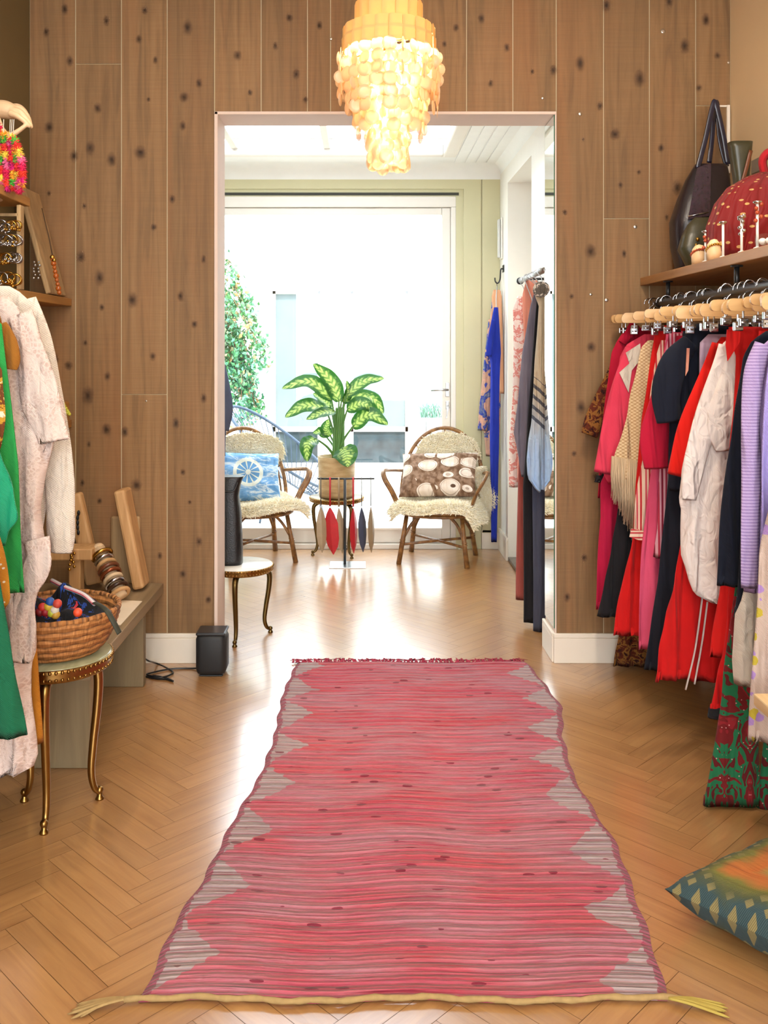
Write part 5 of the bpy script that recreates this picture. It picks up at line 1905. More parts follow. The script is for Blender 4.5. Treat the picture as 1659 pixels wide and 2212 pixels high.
# embroidered black scarf with a pompom end and strap
emb = fab('embroidered black scarf', '', pattern=pat_noise(['101014', '17171c', '2a4a9a', '15151a', 'c03a4a', '2a8a7a'], 22, stops=[0.0, 0.42, 0.52, 0.56, 0.61, 0.65]))
sc = thing('embroidered_scarf', 'black scarf with colourful embroidery piled inside the woven basket', 'scarf', (KX, KY, KZ + 0.05))
def scp(u, v):
    a = u * 2 * math.pi
    r = 0.155 * v
    x, y = r * math.cos(a), r * math.sin(a)
    h = 0.105 + 0.075 * (1 - v * v) * (0.75 + 0.35 * math.sin(a * 2 + 0.6)) + 0.016 * math.sin(x * 60 + y * 30) * (1 - v) + 0.012 * math.sin(y * 70) * (1 - v * v)
    return Vector((KX + x, KY + y, KZ + h))
MB().grid(scp, 48, 16, 0, closed_u=True, uvfn=lambda u, v, q: (q.x, q.y)).build('folds', emb, sc)
mb = MB()
edge = spline([P(112, 1254, 2.88), P(140, 1268, 2.83), P(180, 1284, 2.80), P(205, 1305, 2.76)], 8)
mb.tube(edge, 0.007, 8)
mb.build('embroidered_edge', fab('pink braid', '', pattern=pat_stripe(['d8b0b0', 'c83a4e', '8ab0b0', 'e0d0d0'], 0.016)), sc)
mb = MB()
for p in spline([P(205, 1300, 2.68), P(232, 1320, 2.62), P(252, 1348, 2.60), P(262, 1372, 2.60)], 6)[:-1]:
    pass
st_ = spline([P(205, 1302, 2.72), P(228, 1316, 2.635), P(246, 1345, 2.61), P(258, 1368, 2.61)], 6)
MB().tube(st_, 0.009, 8, flat=0.35).build('strap', plain('dark olive strap', '2f3022', 0.7), sc)
for i, (x, y, c) in enumerate(((92, 1312, 'c8322a'), (104, 1310, 'd8b43a'), (98, 1322, '9a1f2a'), (112, 1324, 'b8c03a'), (124, 1304, 'd04a3a'), (118, 1318, 'e0d8c8'), (168, 1323, 'e8502a'), (108, 1300, '2a5aa8'), (86, 1322, '7a1a22'), (120, 1328, 'c89a3a'))):
    p = P(x, y, 2.70)
    tag(MB().ball(p, 0.0135, 12).build('yarn_bead', plain('bead ' + c + str(i), c, 0.5, 0, 0.2, 60)),
        ['red round bead at the left in the basket', 'golden bead beside the red one in the basket', 'dark red bead low at the left basket rim', 'lime green bead low at the basket rim', 'coral bead near the middle of the black scarf', 'cream bead between lime and coral beads in the basket', 'orange bead alone at the front basket rim', 'blue bead behind the golden bead in the basket', 'wine coloured bead leftmost at the basket rim', 'ochre bead right of the lime green bead'][i], 'bead', 'beads in the woven basket')

# ------------------------------------------------------------------ garments on the left rail
LRX = -1.16
lr = thing('clothes_rail', 'black clothes rail fixed under the left shelves behind the white coat', 'clothes rail', (LRX, 2.4, 1.585))
MB().tube([(LRX, 2.8, 1.585), (LRX, 1.9, 1.585)], 0.014, 12).build('tube', M_BLACK, lr)
for y in (2.75, 2.0):
    MB().tube([(LRX, y, 1.585), (LRX - 0.02, y, 1.61), (XL + 0.002, y, 1.612)], 0.009, 8).build('bracket', M_BLACK, lr)


def rows_left(right, Z):
    out = []
    for (py, r) in right:
        xr = P(r, 0, Z).x
        xl = max(-1.46, 2 * LRX - xr)
        out.append((py, VX + xl * FPX / Z, r))
    return out


LG = []


def hangL(name, label, cat, Z, right, mat, th=0.022, fold=5, amp=0.008, seed=1, parts=(), **kw):
    mb = garment_mesh(rows_left(right, Z), Z, th, fold=fold, amp=amp, seed=seed, **kw)
    root = thing(name, label, cat, (LRX, Z, 0), 'clothes on the left hand rail')
    mb.build('body', mat, root)
    for (pn, pm, pmat) in parts:
        pm.build(pn, pmat, root)
    LG.append((Z, label))


fluff = fab('fluffy cream knit', '', pattern=pat_knit('dcd0c2', 'c6b8a8', 160), rough=0.98, sheen=0.25, crumple=0.5)
hangL('knit_coat', 'fluffy cream knit coat with full sleeve, farthest on the left rail', 'coat', 2.66,
      [(618, 20), (632, 45), (660, 72), (760, 92), (900, 108), (1060, 100), (1180, 90)], fluff, th=0.03, seed=41,
      parts=[('sleeve', sleeve_mesh([(52, 650, 50), (84, 740, 60), (104, 850, 66), (120, 960, 62), (130, 1070, 62), (133, 1150, 60), (132, 1194, 46)], 2.65, 0.45, 24), fluff)])
lace = fab('pale pink lace', '', pattern=pat_lace('d8c2b8', 'c4a99d', 90), crumple=0.45)
hangL('lace_dress', 'long pale pink lace dress with scalloped edges on the left rail', 'dress', 2.53,
      [(640, 18), (665, 40), (720, 58), (880, 92), (960, 118), (1010, 98), (1100, 92), (1230, 104), (1290, 78), (1400, 74), (1440, 60), (1500, 58), (1560, 64), (1655, 72), (1682, 30)], lace, th=0.026, seed=42, amp=0.02, fold=7, scal=0.02,
      parts=[('lace_sleeve', sleeve_mesh([(40, 680, 50), (72, 780, 62), (98, 880, 78), (112, 955, 62)], 2.505, 0.35, 24, amp=0.2, dcap=0.03), lace),
             ('ruffle', sleeve_mesh([(74, 1165, 52), (82, 1215, 54), (58, 1285, 44), (46, 1350, 52), (38, 1430, 48)], 2.498, 0.3, 24, amp=0.22, dcap=0.03), lace)])
must = fab('mustard cloth', 'c07a22', 'a96a1c')
hangL('mustard_trousers', 'mustard orange trousers hanging beside the brass stool', 'trousers', 2.597,
      [(690, 10), (900, 30), (1300, 74), (1420, 86), (1602, 93)], must, seed=43, th=0.02)
hangL('mustard_jacket', 'mustard suede jacket with short folded sleeve on the left rail', 'jacket', 2.445,
      [(680, 0), (720, 10), (900, 18), (1150, 16), (1190, 12)], fab('mustard suede', '9c6420', '84521a'), seed=44, th=0.018,
      parts=[('sleeve', sleeve_mesh([(2, 700, 24), (18, 740, 40), (26, 775, 38), (24, 798, 24)], 2.425, 0.5), F['mustard suede'])])
hangL('green_dress', 'bright green dress in front of the pale lace on the left rail', 'dress', 2.385,
      [(660, -40), (700, 4), (900, 26), (1000, 38), (1120, 44), (1280, 55)], fab('bright green crepe', '2f9a4a', '1f7f3a'), seed=45, th=0.02)
hangL('print_scarf', 'yellow and white printed scarf strip at the left edge', 'scarf', 2.35,
      [(740, -30), (800, 6), (900, 10), (960, 6), (1010, -6)], fab('yellow print', '', pattern=pat_noise(['d8c8b0', 'b8862a', '6a3a1a', 'd0b070', 'e0d6c4'], 20)), seed=46, th=0.012)
hangL('teal_blouse', 'teal green shiny blouse with pointed hem at the left edge', 'blouse', 2.29,
      [(700, -80), (960, -10), (1000, 4), (1060, 30), (1115, 46), (1130, 40), (1150, 20), (1180, 12)], fab('teal satin', '16936a', '0e7d58', rough=0.45), seed=47, th=0.02)
hangL('sequin_top', 'mustard top with silver sequins at the left edge', 'top', 2.23,
      [(750, -100), (1100, -30), (1150, -2), (1195, 6), (1250, 14), (1300, 21), (1318, 8)], fab('sequin mustard', '', pattern=pat_dots('b5761f', 'd9d0c0', 75, 0.2)), seed=48, th=0.018)
hangL('dark_green_trousers', 'wide dark green trousers lowest at the left edge', 'trousers', 2.17,
      [(760, -120), (1250, 0), (1330, 12), (1450, 35), (1590, 60)], fab('dark green crepe', '146040', '0f5236'), seed=49, th=0.02)
for i, (Z, lab) in enumerate(sorted(LG, reverse=True)):
    h = dup(hg)
    h.location = (LRX, Z, 1.585)
    h.rotation_euler = (0, 0, R(rg.uniform(-4, 4)))
    h['group'] = 'wooden hangers on the left hand rail'
    h['label'] = 'wooden hanger holding the ' + lab.split(' with ')[0].split(' hanging')[0].split(' in front')[0].split(' at the')[0].split(' lowest')[0].split(',')[0].split(' strip')[0]

# ------------------------------------------------------------------ speaker by the doorway
spk = thing('loudspeaker', 'small black rounded loudspeaker on the floor left of the doorway', 'loudspeaker', (-0.652, 4.02, 0))
M_GRILLE = plain('black speaker grille', '1b1c1e', 0.6, 0, 0.3, 400)
mb = MB().box((-0.655 - 0.066, 3.96, 0.004), (-0.655 + 0.066, 4.08, 0.184), 0.026)
mb.sm = [True] * len(mb.sm)
mb.build('cabinet', M_GRILLE, spk)
mb = MB().box((-0.655 - 0.064, 3.962, 0.176), (-0.655 + 0.064, 4.078, 0.190), 0.007)
mb.build('top_panel', plain('satin black plastic', '202124', 0.3), spk)
MB().box((-0.655 - 0.05, 3.975, 0.0), (-0.655 + 0.05, 4.065, 0.006), 0.002).build('foot', M_BLACK, spk)
cab = spline([(-0.70, 4.03, 0.02)] + [tuple(G(x, y))[:2] + (0.005,) for x, y in ((420, 1446), (372, 1447), (330, 1455), (318, 1460), (345, 1466), (368, 1460), (372, 1452), (340, 1436))] + [P(322, 1428, 3.95), P(312, 1424, 3.95), P(310, 1440, 3.98)] + [tuple(G(x, y))[:2] + (0.005,) for x, y in ((312, 1462), (335, 1468), (360, 1470), (374, 1474), (356, 1466), (330, 1462))], 7)
MB().tube(cab, 0.0038, 6).build('power_cable', M_BLACK, spk)

# ------------------------------------------------------------------ back room: rattan chairs
M_RATTAN = NT('brown rattan')
M_RATTAN = M_RATTAN.fin(M_RATTAN.ramp(M_RATTAN.noise(M_RATTAN.mapping(M_RATTAN.coord(), (30, 30, 30)), 1.0, 4), [(0.3, '5a3a1c'), (0.55, '82582c'), (0.75, 'a5773f')]), 0.4)
M_FLEECE = NT('cream sheepskin')
M_FLEECE = M_FLEECE.fin(M_FLEECE.ramp(M_FLEECE.math('ADD', M_FLEECE.math('MULTIPLY', M_FLEECE.rand(), 0.5), M_FLEECE.math('MULTIPLY', M_FLEECE.noise(M_FLEECE.coord(), 6, 3), 0.5)), [(0.15, 'ead9b0'), (0.5, 'f6ebce'), (0.9, 'fdf8ea')]), 0.95, sheen=0.3)


def rot(x, y, z, o, a):
    c, s = math.cos(a), math.sin(a)
    return Vector((o[0] + c * x - s * y, o[1] + s * x + c * y, z + o[2]))


def chair(label, ox, oy, ang):
    o = (ox, oy, 0)
    a = R(ang)
    t = thing('rattan_chair', label, 'chair', o, 'rattan chairs in front of the glazed door')
    W = lambda x, y, z: rot(x, y, z, o, a)
    for (sx_, fy, ty) in ((-1, -0.20, -0.14), (1, -0.20, -0.14), (-1, 0.20, 0.13), (1, 0.20, 0.13)):
        mb = MB().tube([W(sx_ * 0.225, fy, 0.0), W(sx_ * 0.20, (fy + ty) / 2, 0.18), W(sx_ * 0.18, ty, 0.34)], [0.017, 0.016, 0.014], 10)
        mb.tube(spline([W(sx_ * 0.207, fy * 0.9, 0.15), W(sx_ * 0.15, ty * 0.95, 0.26), W(sx_ * 0.07, ty * 0.9, 0.335)], 5), 0.010, 8)
        for z in (0.14, 0.155):
            q = W(sx_ * (0.225 - 0.045 * z / 0.34), fy + (ty - fy) * z / 0.34, z)
            mb.ball(q, (0.02, 0.02, 0.008), 8)
        mb.build('leg', M_RATTAN, t)
    # crossed stretcher between the legs
    for (p, q) in (((-0.215, -0.18), (0.215, 0.18)), ((0.215, -0.18), (-0.215, 0.18))):
        MB().tube([W(p[0], p[1], 0.125), W(0, 0, 0.128), W(q[0], q[1], 0.125)], 0.009, 8).build('stretcher', M_RATTAN, t)
    mb = MB()
    ringp = [W(0.25 * math.cos(k * 0.2618) * (1 if True else 1), 0.235 * math.sin(k * 0.2618) - 0.01, 0.345) for k in range(24)]
    mb.tube(ringp, 0.014, 8, closed=True)
    for k in range(-5, 6):
        xk = k * 0.042
        yy = 0.235 * math.sqrt(max(0, 1 - (xk / 0.25) ** 2)) - 0.012
        mb.tube([W(xk, -yy - 0.02, 0.345), W(xk, 0.0, 0.335), W(xk, yy, 0.35)], 0.009, 6)
    mb.tube([W(0.26 * math.cos(k * 0.2618), 0.245 * math.sin(k * 0.2618) - 0.01, 0.325) for k in range(24)], 0.010, 8, closed=True)
    mb.build('seat_frame', M_RATTAN, t)
    # back: outer hoop, inner hoops, spindles
    mb = MB()

    def hoop(k, q):
        th_ = math.pi * q
        wd, ht = 0.285 - 0.035 * k, 0.50 - 0.045 * k
        x = wd * math.cos(th_)
        s = math.sin(th_)
        return W(x, 0.14 + 0.13 * s, 0.36 + ht * s ** 0.75)
    mb.tube([hoop(0, i / 28) for i in range(29)], 0.014, 8)
    mb.build('back_hoop', M_RATTAN, t)
    mb = MB()
    for k in (1, 2):
        mb.tube([hoop(k, i / 28) for i in range(29)], 0.007, 6)
    for i in range(1, 8):
        q = i / 8
        mb.tube([hoop(2, q), hoop(1, q), hoop(0, q)], 0.006, 6)
        if 2 <= i <= 6:
            top = hoop(2, q)
            base = W((q - 0.5) * -0.34, 0.21, 0.36)
            mb.tube([base, (base + top) / 2 + Vector((0, 0.03, 0)), top], 0.008, 6)
    mb.build('back_lattice', M_RATTAN, t)
    for s in (-1, 1):
        mb = MB()
        for k, (off, hgt) in enumerate(((0.0, 0.0), (0.028, 0.006), (0.056, 0.0))):
            mb.tube(spline([W(s * 0.235, -0.16 + off, 0.35), W(s * 0.275, -0.19 + off, 0.46), W(s * 0.325, -0.20 + off, 0.55), W(s * 0.345, -0.15 + off, 0.595 + hgt), W(s * 0.335, -0.04 + off, 0.59), W(s * 0.30, 0.09 + off * 0.6, 0.575), W(s * 0.27, 0.19, 0.56)], 6), 0.010, 8)
        mb.build('armrest', M_RATTAN, t)
    return W


Wr = chair('brown rattan armchair on the right with the brown oval patterned cushion', 0.50, 6.20, -15)
Wl = chair('brown rattan armchair on the left with the blue cushion', -0.735, 6.20, 25)


def skin(name, label, fn, nu, nv, ntuft, length, seed, group):
    """sheepskin: fn(u, v) -> point; shaggy locks on the upper side"""
    mb = MB()
    mb.grid(fn, nu, nv, 0)
    rg = random.Random(seed)
    bs, ns = [], []
    for _ in range(ntuft):
        u, v = rg.random(), rg.random()
        e = 0.01
        p = fn(u, v)
        du = fn(min(1, u + e), v) - fn(max(0, u - e), v)
        dv = fn(u, min(1, v + e)) - fn(u, max(0, v - e))
        n = du.cross(dv)
        if n.length < 1e-9:
            continue
        bs.append(p); ns.append(n.normalized())
    tufts(mb, bs, ns, 3, length, length * 0.16, 0, 0.9, 0.4, seed)
    o = mb.build(name, M_FLEECE)
    tag(o, label, 'sheepskin', group)
    return o


def seat_skin(W, dx=0.0, hang_l=0.06, hang_r=0.10, dz=0.0):
    def f(u, v):
        a, b = u * 2 - 1, v * 2 - 1
        k = (1 - 0.12 * b * b) * (1 - 0.10 * abs(math.sin(a * 7)) * (b < -0.5))
        x = a * 0.31 * math.sqrt(max(0.05, 1 - 0.25 * b * b)) + dx
        y = -0.06 + b * 0.24 * math.sqrt(max(0.05, 1 - 0.3 * a * a))
        z = 0.395 + 0.012 * math.sin(x * 14) + 0.01 * math.sin(y * 17)
        front = max(0.0, -b - 0.72) / 0.28
        side = max(0.0, abs(a) - 0.75) / 0.25
        z -= 0.055 * front ** 1.5 + (hang_r if a > 0 else hang_l) * side ** 1.6
        return W(x, y, z + dz)
    return f


def back_skin(W, cx=0.0, cz=0.70, rx=0.21, rz=0.15, flap=0.0):
    def f(u, v):
        a, b = u * 2 - 1, v * 2 - 1
        x = cx + a * rx * math.sqrt(max(0.02, 1 - 0.45 * b * b))
        z = cz + b * rz * math.sqrt(max(0.02, 1 - 0.45 * a * a))
        y = 0.165 + 0.10 * max(0, (z - 0.45) / 0.4) - 0.035 * (1 - a * a) * (1 - b * b)
        if flap and a > 0.55:
            q = (a - 0.55) / 0.45
            z -= flap * q * (1 - v * 0.3)
            y += 0.06 * q
        return W(x, y, z)
    return f


GS = 'sheepskins on the rattan chairs'
skin('sheepskin', 'cream sheepskin spread on the seat of the right rattan chair', seat_skin(Wr, 0.01, 0.07, 0.10), 30, 24, 8000, 0.036, 61, GS)
skin('sheepskin', 'cream sheepskin over the backrest of the right rattan chair', back_skin(Wr, 0.03, 0.68, 0.22, 0.15, 0.0), 26, 20, 6000, 0.036, 62, GS)
skin('sheepskin', 'cream sheepskin spread on the seat of the left rattan chair', seat_skin(Wl, 0.02, 0.06, 0.05), 30, 24, 7000, 0.036, 64, GS)
skin('sheepskin', 'cream sheepskin bunched over the backrest of the left rattan chair', back_skin(Wl, 0.03, 0.70, 0.26, 0.12), 26, 20, 7500, 0.04, 65, GS)


def side_flap(W, seed, label):
    def f(u, v):
        a, b = u * 2 - 1, v * 2 - 1
        x = 0.285 + 0.03 * math.sin(v * 5) + a * 0.045 * math.sqrt(max(0.05, 1 - b * b * 0.8))
        z = 0.45 + b * 0.16
        y = 0.155 + 0.03 * a
        return W(x, y, z)
    return skin('sheepskin', label, f, 14, 20, 3600, 0.038, seed, GS)


side_flap(Wr, 66, 'narrow end of a sheepskin hanging down behind the right armrest')


def pat_ovals(t, uv):
    q = t.mapping(uv, (0.85, 1.25, 1), (0.1, 0.03, 0), (0, 0, R(-6)))
    d = t.voro(q, 8.0, 'F1', 0.55)
    e = t.voro(q, 8.0, 'DISTANCE_TO_EDGE', 0.55)
    nz = t.noise(uv, 14, 3)
    pale = t.ramp(nz, [(0.35, 'd9c6b4'), (0.65, 'efe2d6')])
    ground = t.ramp(t.noise(uv, 30, 3), [(0.4, '6d4f38'), (0.6, '9a7c66')])
    inside = t.math('MULTIPLY', t.math('LESS_THAN', d, 0.50), t.math('GREATER_THAN', e, 0.045))
    ring = t.math('MULTIPLY', t.math('GREATER_THAN', d, 0.42), t.math('LESS_THAN', d, 0.45))
    c = t.mix(inside, ground, pale)
    c = t.mix(t.math('MULTIPLY', t.math('MULTIPLY', ring, inside), 0.6), c, '8a6a54')
    return t.mix(t.math('LESS_THAN', t.voro(t.mapping(q, (1, 1, 1), (-0.018, 0.0, 0)), 8.0, 'F1', 0.55), 0.13), c, '5f4534')


def pat_wheel(t, uv):
    s = t.sep(uv)
    dx, dy = t.math('SUBTRACT', s[0], 0.21), t.math('SUBTRACT', s[1], 0.19)
    d = t.math('SQRT', t.math('ADD', t.math('MULTIPLY', dx, dx), t.math('MULTIPLY', dy, dy)))
    an = t.math('ARCTAN2', dy, dx)
    spoke = t.math('GREATER_THAN', t.math('COSINE', t.math('MULTIPLY', an, 11.0)), 0.75)
    nz = t.noise(t.mapping(uv, (1, 3, 1), (0, 0, 0), (0, 0, 0.5)), 9, 4, 0.6, 1.0)
    c = t.ramp(nz, [(0.3, '4f86bd'), (0.5, '7aa6cf'), (0.58, 'd2dde2'), (0.66, '5c93c4'), (0.8, 'c9d6d8')])
    rim = t.math('LESS_THAN', t.math('ABSOLUTE', t.math('SUBTRACT', d, 0.095)), 0.013)
    ins = t.math('LESS_THAN', d, 0.082)
    c = t.mix(ins, c, '5d8db8')
    c = t.mix(t.math('MULTIPLY', ins, spoke), c, 'd8d8c4')
    c = t.mix(rim, c, 'd5d8cc')
    return t.mix(t.math('LESS_THAN', d, 0.018), c, 'd5d8cc')


def stand_cushion(W, x, y, z, wd, hd, th, tilt, ang, roll, mat, name, label):
    o = W(x, y, z)
    M = Matrix.Translation(o) @ Matrix.Rotation(R(ang), 4, 'Z') @ Matrix.Rotation(R(90 - tilt), 4, 'X') @ Matrix.Rotation(R(roll), 4, 'Z')
    c = cushion_mesh(wd, hd, th, M, 30).build(name, mat)
    tag(c, label, 'cushion', 'cushions on the rattan chairs')


stand_cushion(Wr, 0.0, 0.02, 0.565, 0.52, 0.34, 0.13, 38, -15, 3, cloth('oval print cushion', '', pattern=pat_ovals), 'scatter_cushion', 'brown and cream oval patterned cushion on the right rattan chair')
stand_cushion(Wl, -0.03, 0.03, 0.55, 0.44, 0.36, 0.13, 30, 18, -4, cloth('blue wheel cushion', '', pattern=pat_wheel), 'scatter_cushion', 'blue and white wheel patterned cushion on the left rattan chair')

# ------------------------------------------------------------------ plant on its brass table
TX, TY, TZ = (727 - VX) / 315.0, 6.36, 0.398
stool('plant_table', 'small round brass table with dark curved legs under the potted plant', 'table', TX, TY, TZ, 0.185, 0.165, R(190), 3, M_DBRASS, M_DBRASS, 0.03, 0.012)
pot = thing('potted_plant', 'large green variegated leafy plant in a beige pot on the brass table', 'plant', (TX, TY, TZ))
t = NT('raffia pot')
tw = t.n('ShaderNodeTexWave', wave_type='BANDS', bands_direction='Z'); t.link(t.coord(), tw.inputs['Vector']); tw.inputs['Scale'].default_value = 60; tw.inputs['Distortion'].default_value = 3
nz = t.noise(t.mapping(t.coord(), (8, 8, 30)), 1.0, 4)
t.bump(tw.outputs['Fac'], 0.4, 0.004)
M_POT = t.fin(t.ramp(nz, [(0.3, '9a7a52'), (0.5, 'b99a6c'), (0.75, 'cdb38a')]), 0.6)
ptz = P(0, 985, TY).z
MB().lathe([(0.118, TZ + 0.001), (0.122, TZ + 0.02), (0.128, ptz - 0.02), (0.131, ptz), (0.122, ptz), (0.118, ptz - 0.03), (0.001, ptz - 0.03)], (TX, TY, 0), 40).build('pot', M_POT, pot)
MB().lathe([(0.001, ptz - 0.028), (0.119, ptz - 0.03)], (TX, TY, 0), 30, cap=False).build('soil', plain('dark soil', '2a1c12', 0.95, 0, 0.4, 60), pot)


def leaf_mat():
    t = NT('variegated leaf')
    s = t.sep(t.coord('UV'))
    u, v = s[0], s[1]      # u across -1..1, v along 0..1
    au = t.math('ABSOLUTE', u)
    vein = t.math('PINGPONG', t.math('SUBTRACT', t.math('MULTIPLY', v, 9.0), t.math('MULTIPLY', au, 1.6)), 0.5)
    nz = t.noise(t.coord(), 45, 3)
    centre = t.ramp(t.math('ADD', au, t.math('MULTIPLY', t.math('SUBTRACT', nz, 0.5), 1.3)), [(0.22, 0.9), (0.62, 0.0)])
    pale = t.math('MULTIPLY', centre, t.ramp(vein, [(0.12, 0.25), (0.3, 1.0)]))
    c = t.mix(pale, '255a1c', 'b4cc6c')
    c = t.mix(t.ramp(au, [(0.0, 0.8), (0.06, 0.0)]), c, '6f9a4a')
    pr = t.fin(c, 0.35)
    tl_ = t.n('ShaderNodeBsdfTranslucent')
    t.link(c, tl_.inputs[0])
    mx = t.n('ShaderNodeMixShader'); mx.inputs[0].default_value = 0.4
    t.link(t.b.outputs[0], mx.inputs[1]); t.link(tl_.outputs[0], mx.inputs[2]); t.link(mx.outputs[0], t.out.inputs[0])
    return t.m


M_LEAF = leaf_mat()
M_STALK = plain('green stalk', '4d7a34', 0.4, 0, 0.2, 30)


def leaf(base, mid, tip, wpx, up=(0, -0.55, 0.8), cup=0.18, dz=(0, 0, 0), stalk=None):
    """base/mid/tip pixel positions, dz depth offsets of the three"""
    pb, pm_, pt_ = P(*base, TY + dz[0]), P(*mid, TY + dz[1]), P(*tip, TY + dz[2])
    c = spline([pb, pm_, pt_], 10)
    n = len(c)
    W2 = wpx * 1.3 * TY / FPX
    upv = Vector(up).normalized()

    def f(u, v):
        i = min(n - 1, int(round(v * (n - 1))))
        a, b = c[max(0, i - 1)], c[min(n - 1, i + 1)]
        d = (b - a).normalized()
        sd = d.cross(upv).normalized()
        nn = sd.cross(d).normalized()
        k = (math.sin(math.pi * min(1, (v * 0.97 + 0.03)) ** 0.8)) ** 0.75 * (1 - 0.15 * v)
        a_ = u * 2 - 1
        return c[i] + sd * a_ * W2 * k + nn * (cup * abs(a_) * W2 * k + 0.05 * W2 * math.sin(v * 22) * abs(a_))
    mb = MB()
    mb.grid(f, 10, n - 1, 0, uvfn=lambda u, v, p: (u * 2 - 1, v))
    lf_ = mb.build('leaf', M_LEAF, pot)
    s0 = stalk or (729, 985)
    a = P(s0[0], s0[1], TY)
    k = P((s0[0] * 0.6 + base[0] * 0.4), (s0[1] * 0.45 + base[1] * 0.55), TY + dz[0] * 0.4)
    MB().tube(spline([a, k, pb, c[2]], 6), [0.011 - 0.008 * i / 18 for i in range(19)], 8).build('leaf_stalk', M_STALK, lf_)


leaf((732, 868), (714, 822), (676, 786), 17, (0.4, -0.9, 0.3), 0.12, (0, 0.02, 0.0))
leaf((716, 862), (668, 824), (609, 840), 16, (0, -0.75, 0.65), 0.1, (0, -0.05, -0.10))
leaf((704, 884), (660, 876), (616, 902), 16, (0, -0.75, 0.65), 0.1, (0, -0.08, -0.12))
leaf((722, 888), (694, 893), (662, 907), 12, (0.1, -0.7, 0.7), 0.2, (-0.02, -0.1, -0.16))
leaf((682, 948), (664, 962), (664, 997), 15, (-0.3, -0.9, 0.3), 0.15, (-0.05, -0.12, -0.14), (722, 985))
leaf((739, 968), (748, 984), (751, 1009), 22, (0.0, -0.95, 0.3), 0.12, (-0.10, -0.16, -0.19), (732, 985))
leaf((748, 856), (786, 824), (830, 818), 14, (-0.1, -0.8, 0.6), 0.15, (0, 0.03, 0.02))
leaf((738, 866), (800, 858), (828, 894), 16, (0.2, -0.7, 0.7), 0.12, (0, 0.10, 0.08))
leaf((750, 886), (782, 872), (812, 892), 15, (0.1, -0.8, 0.6), 0.15, (-0.02, -0.05, -0.06))
leaf((762, 922), (798, 896), (838, 918), 17, (0.1, -0.8, 0.6), 0.12, (-0.03, -0.09, -0.12))
leaf((714, 942), (704, 926), (712, 905), 11, (-0.2, -0.9, 0.2), 0.15, (0.04, 0.06, 0.06))
leaf((715, 880), (696, 862), (676, 850), 11, (0, -0.6, 0.8), 0.15, (0.05, 0.1, 0.12))
leaf((742, 872), (752, 846), (748, 822), 9, (0.6, -0.7, 0.2), 0.3, (0, 0.02, 0.02))
leaf((706, 945), (694, 932), (676, 936), 10, (0, -0.8, 0.6), 0.2, (0.06, 0.08, 0.1))
for k in range(5):
    x = 722 + 4.5 * k
    MB().tube(spline([P(x, 992, TY + 0.02 * (k % 2)), P(x + 1, 930, TY), P(727 + 4 * k, 880, TY)], 6), [0.016 - 0.010 * i / 12 for i in range(13)], 8).build('stalk', M_STALK, pot)

# ------------------------------------------------------------------ stand with six leather pendants
SY = 6.06


def at(px, py):
    return P(px, py, SY)


